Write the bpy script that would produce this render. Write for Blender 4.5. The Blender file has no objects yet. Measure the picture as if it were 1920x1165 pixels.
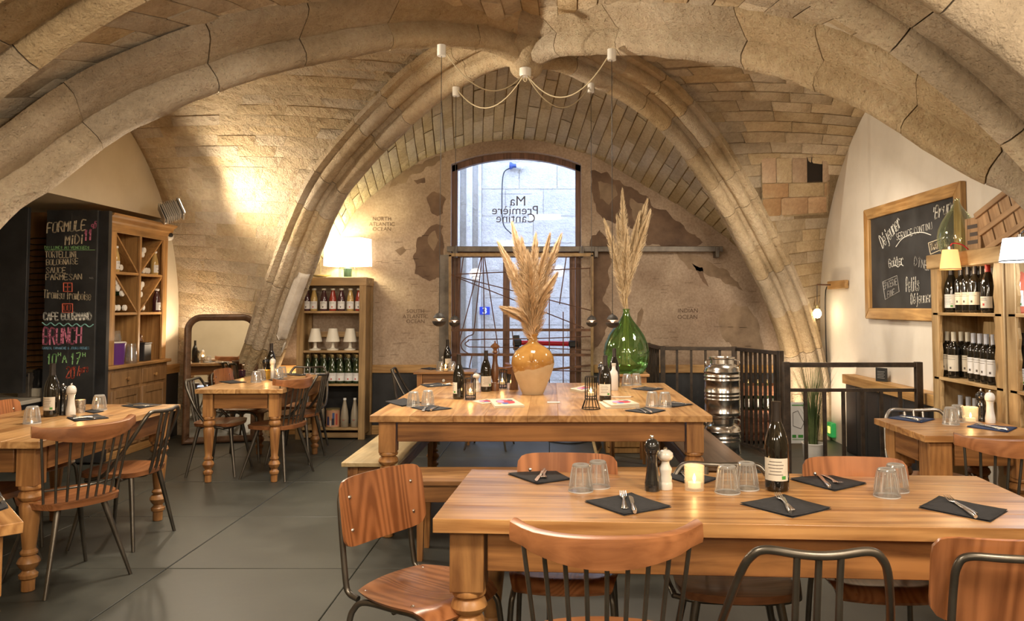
import bpy, bmesh, math, random
from mathutils import Vector, Matrix, noise
from math import sin, cos, pi, radians as R, sqrt, tan, atan2
random.seed(7)
SC = bpy.context.scene
COL = SC.collection
# ------------------------------------------------------------------ camera
FP, CX, HY, CAMZ, PIT = 1460.0, 1033.0, 575.0, 1.42, R(2.6)
CY = HY - FP*tan(PIT)
cam = bpy.data.cameras.new('camera'); camo = bpy.data.objects.new('camera', cam); COL.objects.link(camo)
camo.location = (0, 0, CAMZ); camo.rotation_euler = (R(90)+PIT, 0, 0)
cam.sensor_fit = 'HORIZONTAL'; cam.sensor_width = 36; cam.lens = FP/1920*36
cam.shift_x = -(CX-960)/1920; cam.shift_y = -(582.5-CY)/1920
cam.clip_start = .05; cam.clip_end = 200
SC.camera = camo
# ------------------------------------------------------------------ colour management, world
SC.view_settings.view_transform = 'Standard'; SC.view_settings.look = 'None'
SC.view_settings.gamma = 1.0; SC.view_settings.use_curve_mapping = False
SC.view_settings.exposure = 0.14
W = bpy.data.worlds.new('sky'); SC.world = W; W.use_nodes = True
bg = W.node_tree.nodes['Background']; bg.inputs[0].default_value = (.50, .64, 1, 1); bg.inputs[1].default_value = 6.6
try:
    SC.cycles.max_bounces = 7; SC.cycles.diffuse_bounces = 4; SC.cycles.glossy_bounces = 3
    SC.cycles.transmission_bounces = 7; SC.cycles.transparent_max_bounces = 12
    SC.cycles.caustics_reflective = False; SC.cycles.caustics_refractive = False
    SC.cycles.sample_clamp_indirect = 4.0
except Exception: pass

def light(kind, name, loc, power, col=(1, .74, .45), size=.2, target=None, spot=None, blend=.6, size_y=None):
    d = bpy.data.lights.new(name, kind); d.energy = power; d.color = col
    if kind == 'AREA':
        d.size = size
        if size_y: d.shape = 'RECTANGLE'; d.size_y = size_y
    else: d.shadow_soft_size = size
    if kind == 'SPOT': d.spot_size = R(spot); d.spot_blend = blend
    o = bpy.data.objects.new(name, d); COL.objects.link(o); o.location = loc
    if target is not None:
        o.rotation_euler = (Vector(target)-Vector(loc)).to_track_quat('-Z', 'Y').to_euler()
    return o
WARM = (1, .78, .54); SOFT = (1, .86, .68)
# added fill lights out of view that brighten the tables, no fixtures
light('AREA', 'room_fill', (-.9, 1.0, 2.72), 50, SOFT, .45, (-.9, 2.6, 0))
light('AREA', 'room_fill', (1.3, .9, 2.72), 55, SOFT, .45, (1.3, 2.8, 0))
light('AREA', 'room_fill', (-2.0, 4.9, 2.35), 40, SOFT, .4, (-2.7, 4.6, 0))
for x, y, z in ((-1.8, -.8, 2.2), (.2, -1.6, 2.3), (1.9, -.6, 2.2)): light('POINT', 'rear_fill', (x, y, z), 68, SOFT, .14)  # added fill points behind the camera, no globes modelled
# wall washers of the near bay that shine up at the vault
light('AREA', 'wall_washer', (-2.3, .9, 1.9), 7, WARM, .3, (-1.3, 3.2, 3))
light('AREA', 'wall_washer', (2.1, 1.3, 1.7), 13, SOFT, .3, (1.6, 3.6, 3))
# unseen area lights aimed down over the big room, without fixtures
light('AREA', 'overhead_fill', (-.1, 5.4, 2.85), 46, SOFT, .5, (-.1, 5.6, 0))
light('AREA', 'overhead_fill', (-2.5, 6.6, 2.45), 15, SOFT, .3, (-2.6, 7.0, 0))
light('AREA', 'overhead_fill', (1.9, 6.3, 2.4), 28, SOFT, .4, (2.0, 7.2, .6))
# ------------------------------------------------------------------ pixel helpers
FW = Vector((0, cos(PIT), sin(PIT))); UP = Vector((0, -sin(PIT), cos(PIT))); CAM = Vector((0, 0, CAMZ))
def ray(x, y): return FW + Vector((1, 0, 0))*((x-CX)/FP) + UP*((CY-y)/FP)
def PY(x, y, Y): d = ray(x, y); return CAM + d*(Y/d.y)
def PZ(x, y, z): d = ray(x, y); return CAM + d*((z-CAMZ)/d.z)
def PX(x, y, X): d = ray(x, y); return CAM + d*(X/d.x)
# ------------------------------------------------------------------ node materials
def newmat(name):
    m = bpy.data.materials.new(name); m.use_nodes = True
    nt = m.node_tree; b = nt.nodes['Principled BSDF']
    return m, nt, b
def nd(nt, t, **kw):
    n = nt.nodes.new(t)
    for k, v in kw.items():
        if k.startswith('_'): setattr(n, k[1:], v)
        else:
            n.inputs[k.replace('__', ' ')].default_value = v
    return n
def L(nt, a, ao, b, bi): nt.links.new(a.outputs[ao], b.inputs[bi])
def c4(c): return (c[0], c[1], c[2], 1)
def ramp(nt, stops):
    r = nt.nodes.new('ShaderNodeValToRGB'); e = r.color_ramp.elements
    while len(e) < len(stops): e.new(.5)
    for i, (p, c) in enumerate(stops): e[i].position = p; e[i].color = c4(c)
    return r
_pc = {}
def plain(name, col, rough=.5, metal=0, emis=None, es=0, spec=.5, trans=0, ior=1.45, coat=0, alpha=1):
    if name in _pc: return _pc[name]
    m, nt, b = newmat(name); b.inputs['Base Color'].default_value = c4(col); b.inputs['Roughness'].default_value = rough
    b.inputs['Metallic'].default_value = metal; b.inputs['Specular IOR Level'].default_value = spec
    b.inputs['Transmission Weight'].default_value = trans; b.inputs['IOR'].default_value = ior; b.inputs['Coat Weight'].default_value = coat
    b.inputs['Alpha'].default_value = alpha
    if emis: b.inputs['Emission Color'].default_value = c4(emis); b.inputs['Emission Strength'].default_value = es
    _pc[name] = m; return m
def speck(name, c1, c2, scale=8, rough=.6, bump=.1, metal=0, detail=6, rvar=.15, coat=0, p=(.35, .65)):
    m, nt, b = newmat(name)
    tc = nd(nt, 'ShaderNodeTexCoord'); n = nd(nt, 'ShaderNodeTexNoise', Scale=scale, Detail=detail, Roughness=.6)
    L(nt, tc, 'Object', n, 'Vector'); r = ramp(nt, [(p[0], c1), (p[1], c2)]); L(nt, n, 'Fac', r, 0); L(nt, r, 0, b, 'Base Color')
    b.inputs['Metallic'].default_value = metal; b.inputs['Coat Weight'].default_value = coat
    mr = nd(nt, 'ShaderNodeMapRange'); mr.inputs['To Min'].default_value = rough-rvar; mr.inputs['To Max'].default_value = rough+rvar
    L(nt, n, 'Fac', mr, 'Value'); L(nt, mr, 'Result', b, 'Roughness')
    n2 = nd(nt, 'ShaderNodeTexNoise', Scale=scale*6, Detail=4); L(nt, tc, 'Object', n2, 'Vector')
    bp = nd(nt, 'ShaderNodeBump', Strength=bump, Distance=.01); L(nt, n2, 'Fac', bp, 'Height'); L(nt, bp, 'Normal', b, 'Normal')
    return m
def stone(name, ca, cb, cc, var=.18, bump=1.0, fine=.02):
    """rough limestone: mottled colour, a tint of its own per block, coarse and fine relief"""
    m, nt, b = newmat(name)
    tc = nd(nt, 'ShaderNodeTexCoord'); oi = nd(nt, 'ShaderNodeObjectInfo')
    n = nd(nt, 'ShaderNodeTexNoise', Scale=1.6, Detail=8, Roughness=.62); L(nt, tc, 'Object', n, 'Vector')
    r = ramp(nt, [(.3, ca), (.52, cb), (.72, cc)]); L(nt, n, 'Fac', r, 0)
    n3 = nd(nt, 'ShaderNodeTexNoise', Scale=26, Detail=6, Roughness=.7); L(nt, tc, 'Object', n3, 'Vector')
    mm = nd(nt, 'ShaderNodeMix', _data_type='RGBA', _blend_type='OVERLAY'); mm.inputs['Factor'].default_value = .55
    L(nt, r, 0, mm, 6); L(nt, n3, 'Color', mm, 7)
    bw = nd(nt, 'ShaderNodeRGBToBW'); L(nt, n3, 'Color', bw, 0)
    nt.links.remove(mm.inputs[7].links[0]); L(nt, bw, 0, mm, 7)
    hs = nd(nt, 'ShaderNodeHueSaturation'); mr = nd(nt, 'ShaderNodeMapRange'); mr.inputs['To Min'].default_value = 1-var; mr.inputs['To Max'].default_value = 1+var*.8
    L(nt, oi, 'Random', mr, 'Value'); L(nt, mr, 'Result', hs, 'Value')
    mr2 = nd(nt, 'ShaderNodeMapRange'); mr2.inputs['To Min'].default_value = .8; mr2.inputs['To Max'].default_value = 1.15
    ml = nd(nt, 'ShaderNodeMath', _operation='FRACT'); mu = nd(nt, 'ShaderNodeMath', _operation='MULTIPLY'); mu.inputs[1].default_value = 17.3
    L(nt, oi, 'Random', mu, 0); L(nt, mu, 0, ml, 0); L(nt, ml, 0, mr2, 'Value'); L(nt, mr2, 'Result', hs, 'Saturation')
    L(nt, mm, 2, hs, 'Color'); L(nt, hs, 0, b, 'Base Color'); b.inputs['Roughness'].default_value = .93
    b.inputs['Specular IOR Level'].default_value = .2
    m1 = nd(nt, 'ShaderNodeTexMusgrave') if False else nd(nt, 'ShaderNodeTexNoise', Scale=9, Detail=10, Roughness=.68)
    L(nt, tc, 'Object', m1, 'Vector')
    v = nd(nt, 'ShaderNodeTexVoronoi', Scale=55); L(nt, tc, 'Object', v, 'Vector')
    mv = nd(nt, 'ShaderNodeMapRange'); mv.inputs['From Max'].default_value = .45; L(nt, v, 'Distance', mv, 'Value')
    b1 = nd(nt, 'ShaderNodeBump', Strength=.75*bump, Distance=.06); L(nt, m1, 'Fac', b1, 'Height')
    b2 = nd(nt, 'ShaderNodeBump', Strength=.35*bump, Distance=.008); L(nt, mv, 'Result', b2, 'Height'); L(nt, b1, 'Normal', b2, 'Normal')
    L(nt, b2, 'Normal', b, 'Normal')
    return m
def wood(name, ca, cb, axis='X', scale=1.0, rough=.4, knots=False, coat=.0, var=.12, spec=.5, ringy=.5, bump=.15):
    """wood grain that runs along the given axis of the object; each piece its own tint"""
    m, nt, b = newmat(name)
    tc = nd(nt, 'ShaderNodeTexCoord'); oi = nd(nt, 'ShaderNodeObjectInfo')
    mp = nd(nt, 'ShaderNodeMapping'); s = [9*scale]*3; s['XYZ'.index(axis)] = .7*scale; mp.inputs['Scale'].default_value = s
    ad = nd(nt, 'ShaderNodeVectorMath', _operation='ADD'); sc = nd(nt, 'ShaderNodeVectorMath', _operation='SCALE'); sc.inputs['Scale'].default_value = 9.7
    cx = nd(nt, 'ShaderNodeCombineXYZ'); [L(nt, oi, 'Random', cx, k) for k in range(3)]
    L(nt, cx, 0, sc, 0); L(nt, tc, 'Object', ad, 0); L(nt, sc, 0, ad, 1); L(nt, ad, 0, mp, 'Vector')
    n = nd(nt, 'ShaderNodeTexNoise', Scale=1.6, Detail=9, Roughness=.66, Distortion=.7); L(nt, mp, 0, n, 'Vector')
    # rings: sine of a stretched noise
    n1 = nd(nt, 'ShaderNodeTexNoise', Scale=.6, Detail=2, Roughness=.4, Distortion=.4); L(nt, mp, 0, n1, 'Vector')
    mu = nd(nt, 'ShaderNodeMath', _operation='MULTIPLY'); mu.inputs[1].default_value = 85 if ringy < 1 else 240; L(nt, n1, 'Fac', mu, 0)
    si = nd(nt, 'ShaderNodeMath', _operation='SINE'); L(nt, mu, 0, si, 0)
    m3 = nd(nt, 'ShaderNodeMath', _operation='MULTIPLY_ADD'); m3.inputs[1].default_value = .13*ringy; L(nt, si, 0, m3, 0); L(nt, n, 'Fac', m3, 2)
    mid = tuple((a+c)/2 for a, c in zip(ca, cb))
    r = ramp(nt, [(.34, ca), (.48, mid), (.64, cb)]); L(nt, m3, 0, r, 0)
    hs = nd(nt, 'ShaderNodeHueSaturation'); mr = nd(nt, 'ShaderNodeMapRange'); mr.inputs['To Min'].default_value = 1-var; mr.inputs['To Max'].default_value = 1+var
    nb_ = nd(nt, 'ShaderNodeTexNoise', Scale=3.0, Detail=5); L(nt, ad, 0, nb_, 'Vector'); mrb = nd(nt, 'ShaderNodeMapRange'); mrb.inputs['From Min'].default_value = .35; mrb.inputs['From Max'].default_value = .65; mrb.inputs['To Min'].default_value = .78; mrb.inputs['To Max'].default_value = 1.12; L(nt, nb_, 'Fac', mrb, 'Value')
    mmul = nd(nt, 'ShaderNodeMath', _operation='MULTIPLY'); L(nt, oi, 'Random', mr, 'Value'); L(nt, mr, 'Result', mmul, 0); L(nt, mrb, 'Result', mmul, 1); L(nt, mmul, 0, hs, 'Value'); L(nt, r, 0, hs, 'Color'); last = hs
    if knots:
        v = nd(nt, 'ShaderNodeTexVoronoi', Scale=1.0); mk = nd(nt, 'ShaderNodeMapping'); s2 = [5.5]*3; s2['XYZ'.index(axis)] = 2.2; mk.inputs['Scale'].default_value = s2
        L(nt, ad, 0, mk, 'Vector'); L(nt, mk, 0, v, 'Vector')
        rk = ramp(nt, [(.03, (.16, .16, .16)), (.1, (1, 1, 1))]); L(nt, v, 'Distance', rk, 0)
        mx = nd(nt, 'ShaderNodeMix', _data_type='RGBA', _blend_type='MULTIPLY'); mx.inputs['Factor'].default_value = .75
        L(nt, hs, 0, mx, 6); L(nt, rk, 0, mx, 7); last = mx
        nt.links.new(mx.outputs[2], b.inputs['Base Color'])
    else: L(nt, hs, 0, b, 'Base Color')
    mr3 = nd(nt, 'ShaderNodeMapRange'); mr3.inputs['To Min'].default_value = rough+.12; mr3.inputs['To Max'].default_value = rough-.08
    L(nt, n, 'Fac', mr3, 'Value'); L(nt, mr3, 'Result', b, 'Roughness'); b.inputs['Coat Weight'].default_value = coat; b.inputs['Coat Roughness'].default_value = .25
    b.inputs['Specular IOR Level'].default_value = spec
    bp = nd(nt, 'ShaderNodeBump', Strength=bump, Distance=.002); L(nt, m3, 0, bp, 'Height'); L(nt, bp, 'Normal', b, 'Normal')
    return m
def thin_glass(name, tint=(1, 1, 1), refl=.12, rough=.03, milk=0):
    """thin pane or tumbler wall: see-through with a clear coat of reflection"""
    m, nt, b = newmat(name); nt.nodes.remove(b); out = nt.nodes['Material Output']
    tr = nd(nt, 'ShaderNodeBsdfTransparent', Color=c4(tint)); gl = nd(nt, 'ShaderNodeBsdfGlossy', Roughness=rough, Color=(1, 1, 1, 1))
    lw = nd(nt, 'ShaderNodeLayerWeight', Blend=.35); mr = nd(nt, 'ShaderNodeMapRange'); mr.inputs['To Min'].default_value = refl*.35; mr.inputs['To Max'].default_value = min(1, refl*2.6)
    L(nt, lw, 'Fresnel', mr, 'Value'); mx = nd(nt, 'ShaderNodeMixShader'); L(nt, mr, 'Result', mx, 0); L(nt, tr, 0, mx, 1); L(nt, gl, 0, mx, 2); last = mx
    if milk:
        df = nd(nt, 'ShaderNodeBsdfTranslucent', Color=(.95, .95, .92, 1)); d2 = nd(nt, 'ShaderNodeBsdfDiffuse', Color=(.95, .95, .92, 1)); m2 = nd(nt, 'ShaderNodeMixShader'); L(nt, df, 0, m2, 1); L(nt, d2, 0, m2, 2); m3 = nd(nt, 'ShaderNodeMixShader'); m3.inputs[0].default_value = milk; L(nt, mx, 0, m3, 1); L(nt, m2, 0, m3, 2); last = m3
    L(nt, last, 0, out, 'Surface')
    return m
def real_glass(name, tint=(1, 1, 1), f=.5, rough=.0):
    """thick clear glass: refraction mixed with plain see-through so that little light is lost"""
    m, nt, b = newmat(name); out = nt.nodes['Material Output']; b.inputs['Base Color'].default_value = c4(tint); b.inputs['Roughness'].default_value = rough
    b.inputs['Transmission Weight'].default_value = 1; b.inputs['IOR'].default_value = 1.45
    tr = nd(nt, 'ShaderNodeBsdfTransparent', Color=c4(tint)); mx = nd(nt, 'ShaderNodeMixShader'); mx.inputs[0].default_value = f
    L(nt, tr, 0, mx, 1); L(nt, b, 0, mx, 2); L(nt, mx, 0, out, 'Surface'); return m
# ------------------------------------------------------------------ mesh builder
class MB:
    def __init__(s): s.v = []; s.f = []
    def add(s, vs, fs, M=None):
        n = len(s.v)
        for p in vs: s.v.append(tuple(M @ Vector(p)) if M is not None else tuple(p))
        for f in fs: s.f.append([i+n for i in f])
        return s
    def bx(s, x0, y0, z0, x1, y1, z1, M=None):
        return s.add([(x0,y0,z0),(x1,y0,z0),(x1,y1,z0),(x0,y1,z0),(x0,y0,z1),(x1,y0,z1),(x1,y1,z1),(x0,y1,z1)],
                     [(0,3,2,1),(4,5,6,7),(0,1,5,4),(1,2,6,5),(2,3,7,6),(3,0,4,7)], M)
    def box(s, c, d, M=None):
        return s.bx(c[0]-d[0]/2, c[1]-d[1]/2, c[2]-d[2]/2, c[0]+d[0]/2, c[1]+d[1]/2, c[2]+d[2]/2, M)
    def prism(s, poly, a, b, plane='XY', M=None):
        """poly of 2-D points extruded between a and b along the third axis"""
        def mk(p, t): return {'XY': (p[0], p[1], t), 'XZ': (p[0], t, p[1]), 'YZ': (t, p[0], p[1])}[plane]
        n = len(poly); vs = [mk(p, a) for p in poly]+[mk(p, b) for p in poly]
        fs = [list(range(n))[::-1], list(range(n, 2*n))]+[(i, (i+1) % n, n+(i+1) % n, n+i) for i in range(n)]
        return s.add(vs, fs, M)
    def lathe(s, prof, n=24, c=(0, 0, 0), M=None, flute=0, nf=0, seg=None):
        vs = []; fs = []; m = len(prof)
        for i in range(n):
            a = 2*pi*i/n
            for r, z in prof:
                rr = r*(1+flute*cos(nf*a)) if flute else r
                vs.append((c[0]+rr*cos(a), c[1]+rr*sin(a), c[2]+z))
        for i in range(n):
            j = (i+1) % n
            for k in range(m-1): fs.append((i*m+k, j*m+k, j*m+k+1, i*m+k+1))
        if prof[0][0] > 1e-5: fs.append([i*m for i in range(n)][::-1])
        if prof[-1][0] > 1e-5: fs.append([i*m+m-1 for i in range(n)])
        return s.add(vs, fs, M)
    def tube(s, pts, r, n=8, closed=False, M=None):
        pts = [Vector(p) for p in pts]; k = len(pts); rs = r if isinstance(r, (list, tuple)) else [r]*k
        T = []
        for i in range(k):
            a = pts[(i-1) % k] if (closed or i > 0) else pts[i]; b = pts[(i+1) % k] if (closed or i < k-1) else pts[i]
            t = (b-a); T.append(t.normalized() if t.length > 1e-9 else Vector((0, 0, 1)))
        u = T[0].orthogonal().normalized(); vs = []
        for i in range(k):
            u = u-T[i]*u.dot(T[i])
            u = u.normalized() if u.length > 1e-6 else T[i].orthogonal().normalized()
            w = T[i].cross(u)
            for j in range(n):
                a = 2*pi*j/n; vs.append(tuple(pts[i]+(u*cos(a)+w*sin(a))*rs[i]))
        fs = []
        for i in range(k if closed else k-1):
            for j in range(n): fs.append((i*n+j, i*n+(j+1) % n, ((i+1) % k)*n+(j+1) % n, ((i+1) % k)*n+j))
        if not closed: fs.append(list(range(n))[::-1]); fs.append([(k-1)*n+j for j in range(n)])
        return s.add(vs, fs, M)
    def grid(s, P, M=None):
        """P[i][j] points"""
        a = len(P); b = len(P[0])
        return s.add([p for row in P for p in row], [(i*b+j, i*b+j+1, (i+1)*b+j+1, (i+1)*b+j) for i in range(a-1) for j in range(b-1)], M)
    def mesh(s, name, mat=None, smooth=True, ang=.7, fix=True):
        me = bpy.data.meshes.new(name); me.from_pydata(s.v, [], s.f)
        if fix:
            bm = bmesh.new(); bm.from_mesh(me); bmesh.ops.recalc_face_normals(bm, faces=bm.faces); bm.to_mesh(me); bm.free()
        if smooth: me.shade_smooth(); me.set_sharp_from_angle(angle=ang)
        if mat: me.materials.append(mat)
        me.update(); return me
    def build(s, name, mat, parent=None, smooth=True, bevel=0, loc=None, rot=None, ang=.7, seg=2, sub=0, solid=0, fix=True):
        o = bpy.data.objects.new(name, s.mesh(name, mat, smooth, ang, fix)); COL.objects.link(o)
        if parent: o.parent = parent
        if loc is not None: o.location = loc
        if rot is not None: o.rotation_euler = rot
        if solid: md = o.modifiers.new('s', 'SOLIDIFY'); md.thickness = solid; md.offset = -1
        if bevel:
            md = o.modifiers.new('b', 'BEVEL'); md.width = bevel; md.segments = seg; md.limit_method = 'ANGLE'; md.angle_limit = R(40)
        if sub: md = o.modifiers.new('u', 'SUBSURF'); md.levels = sub; md.render_levels = sub
        return o
def tag(o, label=None, cat=None, group=None, kind=None):
    if label: o['label'] = label
    if cat: o['category'] = cat
    if group: o['group'] = group
    if kind: o['kind'] = kind
    return o
def thing(name, label, cat, loc=(0, 0, 0), rz=0, group=None):
    o = bpy.data.objects.new(name, None); COL.objects.link(o); o.empty_display_size = .05
    o.location = loc; o.rotation_euler = (0, 0, rz); return tag(o, label, cat, group)
def holder(name, parent=None, kind=None, loc=(0, 0, 0)):
    o = bpy.data.objects.new(name, None); COL.objects.link(o); o.empty_display_size = .05; o.location = loc
    if parent: o.parent = parent
    if kind: o['kind'] = kind
    return o
def dup(root, loc, rz=0, label=None, group=None):
    r = root.copy(); COL.objects.link(r); r.location = loc; r.rotation_euler = (0, 0, rz)
    if label: r['label'] = label
    if group: r['group'] = group
    for ch in list(root.children):
        c = ch.copy(); COL.objects.link(c); c.parent = r
        for g in list(ch.children):
            d = g.copy(); COL.objects.link(d); d.parent = c
    return r
def smoothpts(pts, n=6, closed=False):
    """Catmull-Rom through the points"""
    P = [Vector(p) for p in pts]; out = []; k = len(P)
    rng = range(k if closed else k-1)
    for i in rng:
        p0 = P[(i-1) % k] if (closed or i > 0) else P[i]*2-P[i+1]
        p1 = P[i]; p2 = P[(i+1) % k]; p3 = P[(i+2) % k] if (closed or i < k-2) else P[k-1]*2-P[k-2]
        for j in range(n):
            t = j/n; out.append(.5*((2*p1)+(p2-p0)*t+(2*p0-5*p1+4*p2-p3)*t*t+(3*p1-p0-3*p2+p3)*t*t*t))
    if not closed: out.append(P[-1])
    return out
# ================================================================== MATERIALS of the shell
M_ST = stone('limestone', (.45, .34, .215), (.63, .50, .335), (.76, .64, .46), var=.12)
M_ST2 = stone('limestone_rib', (.44, .33, .20), (.61, .475, .31), (.76, .63, .45), var=.1, bump=1.4)
M_STL = stone('plastered_limestone', (.46, .355, .225), (.64, .50, .33), (.75, .62, .44), var=.07, bump=1.6)
M_STD = stone('grey_limestone', (.44, .35, .22), (.58, .48, .32), (.68, .58, .41), var=.08, bump=1.0)
M_MORT = stone('lime_mortar', (.34, .25, .14), (.48, .36, .21), (.6, .47, .3), var=.0, bump=1.2)
M_MORTD = stone('dark_mortar', (.20, .145, .09), (.32, .24, .15), (.42, .33, .22), var=.0, bump=1.2)
M_BRICK = stone('old_brick', (.44, .27, .16), (.56, .38, .23), (.62, .47, .30), var=.2, bump=.5)
M_CREAM = speck('cream_paint', (.70, .62, .47), (.76, .68, .53), 3, .7, .05)
M_GREYP = speck('pale_paint', (.72, .66, .57), (.80, .74, .65), 2.5, .7, .06)
M_BLKP = speck('black_paint', (.012, .013, .015), (.03, .03, .033), 4, .5, .08)
M_TILE = speck('grey_floor_tile', (.036, .038, .032), (.064, .066, .055), 2.3, .48, .05, rvar=.13)
M_GROUT = plain('grout', (.03, .03, .025), .9)
M_PINE = wood('pine_trim', (.34, .17, .05), (.60, .36, .14), 'X', 1.0, .45, True)
M_PINEY = wood('pine_trim_long', (.34, .17, .05), (.60, .36, .14), 'Y', 1.0, .45, True)
M_PINEZ = wood('pine_post', (.34, .17, .05), (.60, .36, .14), 'Z', 1.0, .45, True)
# ================================================================== SHELL
XL, XR, YB = -4.15, 3.0, 8.75
shell = MB()
shell.bx(-6.6, -3.4, 3.95, 4.0, 9.1, 4.1)          # unseen slab above the vault, added to keep sky light from leaking in
shell.bx(-6.6, -3.5, 0, 4.0, -3.4, 4.0)            # wall behind the camera
shell.build('wall_rear', M_CREAM, fix=False)['kind'] = 'structure'
MB().bx(-6.8, -3.5, -.3, -6.6, 9.1, 4.1).build('wall_outer', M_CREAM)['kind'] = 'structure'
# floor of big tiles
fl = MB().bx(-6.6, -3.4, -.3, 4.0, 9.1, -.012).build('floor', M_GROUT, smooth=False); fl['kind'] = 'structure'
xs = [-5.19-1.035, -5.19, -4.155, -3.12, -2.085, -1.05, -.015, 1.02, 2.055, 3.05]
y0 = 1.16
tm = {}
for i in range(len(xs)-1):
    for j in range(-4, 8):
        w = xs[i+1]-xs[i]-.005; key = round(w, 3)
        ya = y0+j*1.045; d = min(1.04, YB-ya)
        if key not in tm or d < 1.03: me = MB().bx(0, 0, -.02, w, d, 0).mesh('tile', M_TILE, False); tm.setdefault(key, me) if d > 1.03 else None
        else: me = tm[key]
        o = bpy.data.objects.new('tile', me if d < 1.03 else tm[key]); COL.objects.link(o); o.parent = fl
        o.location = (xs[i]+.0025, ya, random.uniform(-.0012, .0008)); md = o.modifiers.new('b', 'BEVEL'); md.width = .003; md.segments = 1
# left wall: lunette above, niche with the cabinets below (z<2.35, Y 4..8.3)
lw = MB()
lw.bx(XL-.2, 4.0, 2.36, XL, 8.33, 3.98); lw.bx(XL-.2, 8.33, 0, XL, 9.0, 3.98); lw.bx(XL-.2, -3.4, 0, XL, 4.0, 3.98)
lw.bx(-6.6, 3.8, 0, XL-.2, 4.0, 3.98); lw.bx(-6.6, 8.33, 0, XL-.2, 8.5, 3.98); lw.bx(-6.6, 4.0, 2.36, XL-.2, 8.33, 2.5)
lw = lw.build('wall_left', M_CREAM, smooth=False); lw['kind'] = 'structure'
tag(MB().bx(XL, 8.33, .69, XL+.03, 8.75, .79).build('trim_left', M_PINEY, bevel=.006), kind='structure')
tag(MB().bx(XL, 8.33, 0, XL+.012, 8.75, .69).build('baseboard_left', M_BLKP), kind='structure')
# right wall
rw = MB().bx(XR, -3.4, 0, XR+.2, 9.1, 3.98).build('wall_right', M_GREYP, smooth=False); rw['kind'] = 'structure'
# ---- back wall with the arched opening
WX0, WX1, WSP, WCR = -1.13, .34, 3.03, 3.18
def archz(x, x0=WX0, x1=WX1, zs=WSP, zc=WCR):
    h = (x1-x0)/2; s = zc-zs; r = (h*h+s*s)/(2*s); xm = (x0+x1)/2
    return zc-r+sqrt(max(0, r*r-(x-xm)**2))
bwm, nt, bb = newmat('world_map_paper')
tc = nd(nt, 'ShaderNodeTexCoord'); n1 = nd(nt, 'ShaderNodeTexNoise', Scale=1.3, Detail=8, Roughness=.6); L(nt, tc, 'Object', n1, 'Vector')
r1 = ramp(nt, [(.35, (.36, .26, .185)), (.6, (.56, .44, .33))]); L(nt, n1, 'Fac', r1, 0)
n2 = nd(nt, 'ShaderNodeTexNoise', Scale=45, Detail=5, Roughness=.7); L(nt, tc, 'Object', n2, 'Vector')
r2 = ramp(nt, [(.3, (.62, .58, .54)), (.62, (1, 1, 1))]); L(nt, n2, 'Fac', r2, 0)
mx = nd(nt, 'ShaderNodeMix', _data_type='RGBA', _blend_type='MULTIPLY'); mx.inputs['Factor'].default_value = .8; L(nt, r1, 0, mx, 6); L(nt, r2, 0, mx, 7)
nt.links.new(mx.outputs[2], bb.inputs['Base Color']); bb.inputs['Roughness'].default_value = .85
bw = MB(); N = 14; T = .42
def backwall(m, ya, yb, x0, x1, zt):
    m.bx(-4.4, ya, 0, x0, yb, zt); m.bx(x1, ya, 0, 3.3, yb, zt)
    for i in range(N):
        a = x0+(x1-x0)*i/N; b = x0+(x1-x0)*(i+1)/N; za = archz(a); zb = archz(b)
        m.add([(a,ya,za),(b,ya,zb),(b,yb,zb),(a,yb,za),(a,ya,zt),(b,ya,zt),(b,yb,zt),(a,yb,zt)], [(0,3,2,1),(0,1,5,4),(2,3,7,6),(4,5,6,7)])
backwall(bw, YB, YB+T, WX0, WX1, 3.98)
wb = bw.build('wall_back', bwm, smooth=False); wb['kind'] = 'structure'
for a, b in ((-4.1, WX0-.14), (WX1+.14, 2.98)):
    tag(MB().bx(a, YB-.035, .68, b, YB, .77).build('trim_back', M_PINE, bevel=.005), kind='structure')
    tag(MB().bx(a, YB-.012, .1, b, YB, .68).build('panel_back', M_BLKP), kind='structure')
    tag(MB().bx(a, YB-.03, 0, b, YB, .1).build('baseboard_back', M_PINE), kind='structure')
# steel plates beside the opening
M_STEEL = speck('weathered_steel', (.10, .085, .07), (.22, .19, .16), 6, .5, .1, metal=.6)
M_IRON = speck('rusty_iron', (.09, .045, .025), (.20, .10, .055), 12, .6, .15, metal=.3)
M_IRONG = speck('aged_brass_iron', (.20, .13, .06), (.36, .24, .12), 12, .5, .15, metal=.5)
tag(MB().bx(WX0-.12, YB-.02, 0, WX0-.02, YB, 2.0).build('trim_opening', M_STEEL), kind='structure')
# ================================================================== VAULT
BOSS = Vector((-.19, 5.95, 0))
def plane_hit(x, y, A, B):
    d = ray(x, y); n = Vector((B.y-A.y, -(B.x-A.x), 0)); t = (A-CAM).dot(n)/d.dot(n); return CAM+d*t
def rib_curve(corner, px, zfoot):
    A = BOSS.copy(); B = Vector((corner[0], corner[1], 0)); Lp = (B-A).length; q = []
    for x, y in px:
        h = plane_hit(x, y, A, B); s = ((h-A).dot((B-A).normalized()))/Lp; q.append((s, h.z))
    q.sort(); q.insert(0, (0.0, 3.235)); pts = [A+(B-A)*s+Vector((0, 0, z)) for s, z in q]
    return pts
def resample(pts, n):
    P = smoothpts(pts, 8); d = [0]
    for i in range(1, len(P)): d.append(d[-1]+(P[i]-P[i-1]).length)
    out = []; j = 0
    for i in range(n+1):
        t = d[-1]*i/n
        while j < len(d)-2 and d[j+1] < t: j += 1
        f = (t-d[j])/max(1e-9, d[j+1]-d[j]); out.append(P[j].lerp(P[j+1], min(1, f)))
    return out
CBL = (-3.08, 8.38); CBR = (2.62, 8.38); CFL = (-3.1, 3.45); CFR = (2.62, 3.38)
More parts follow.
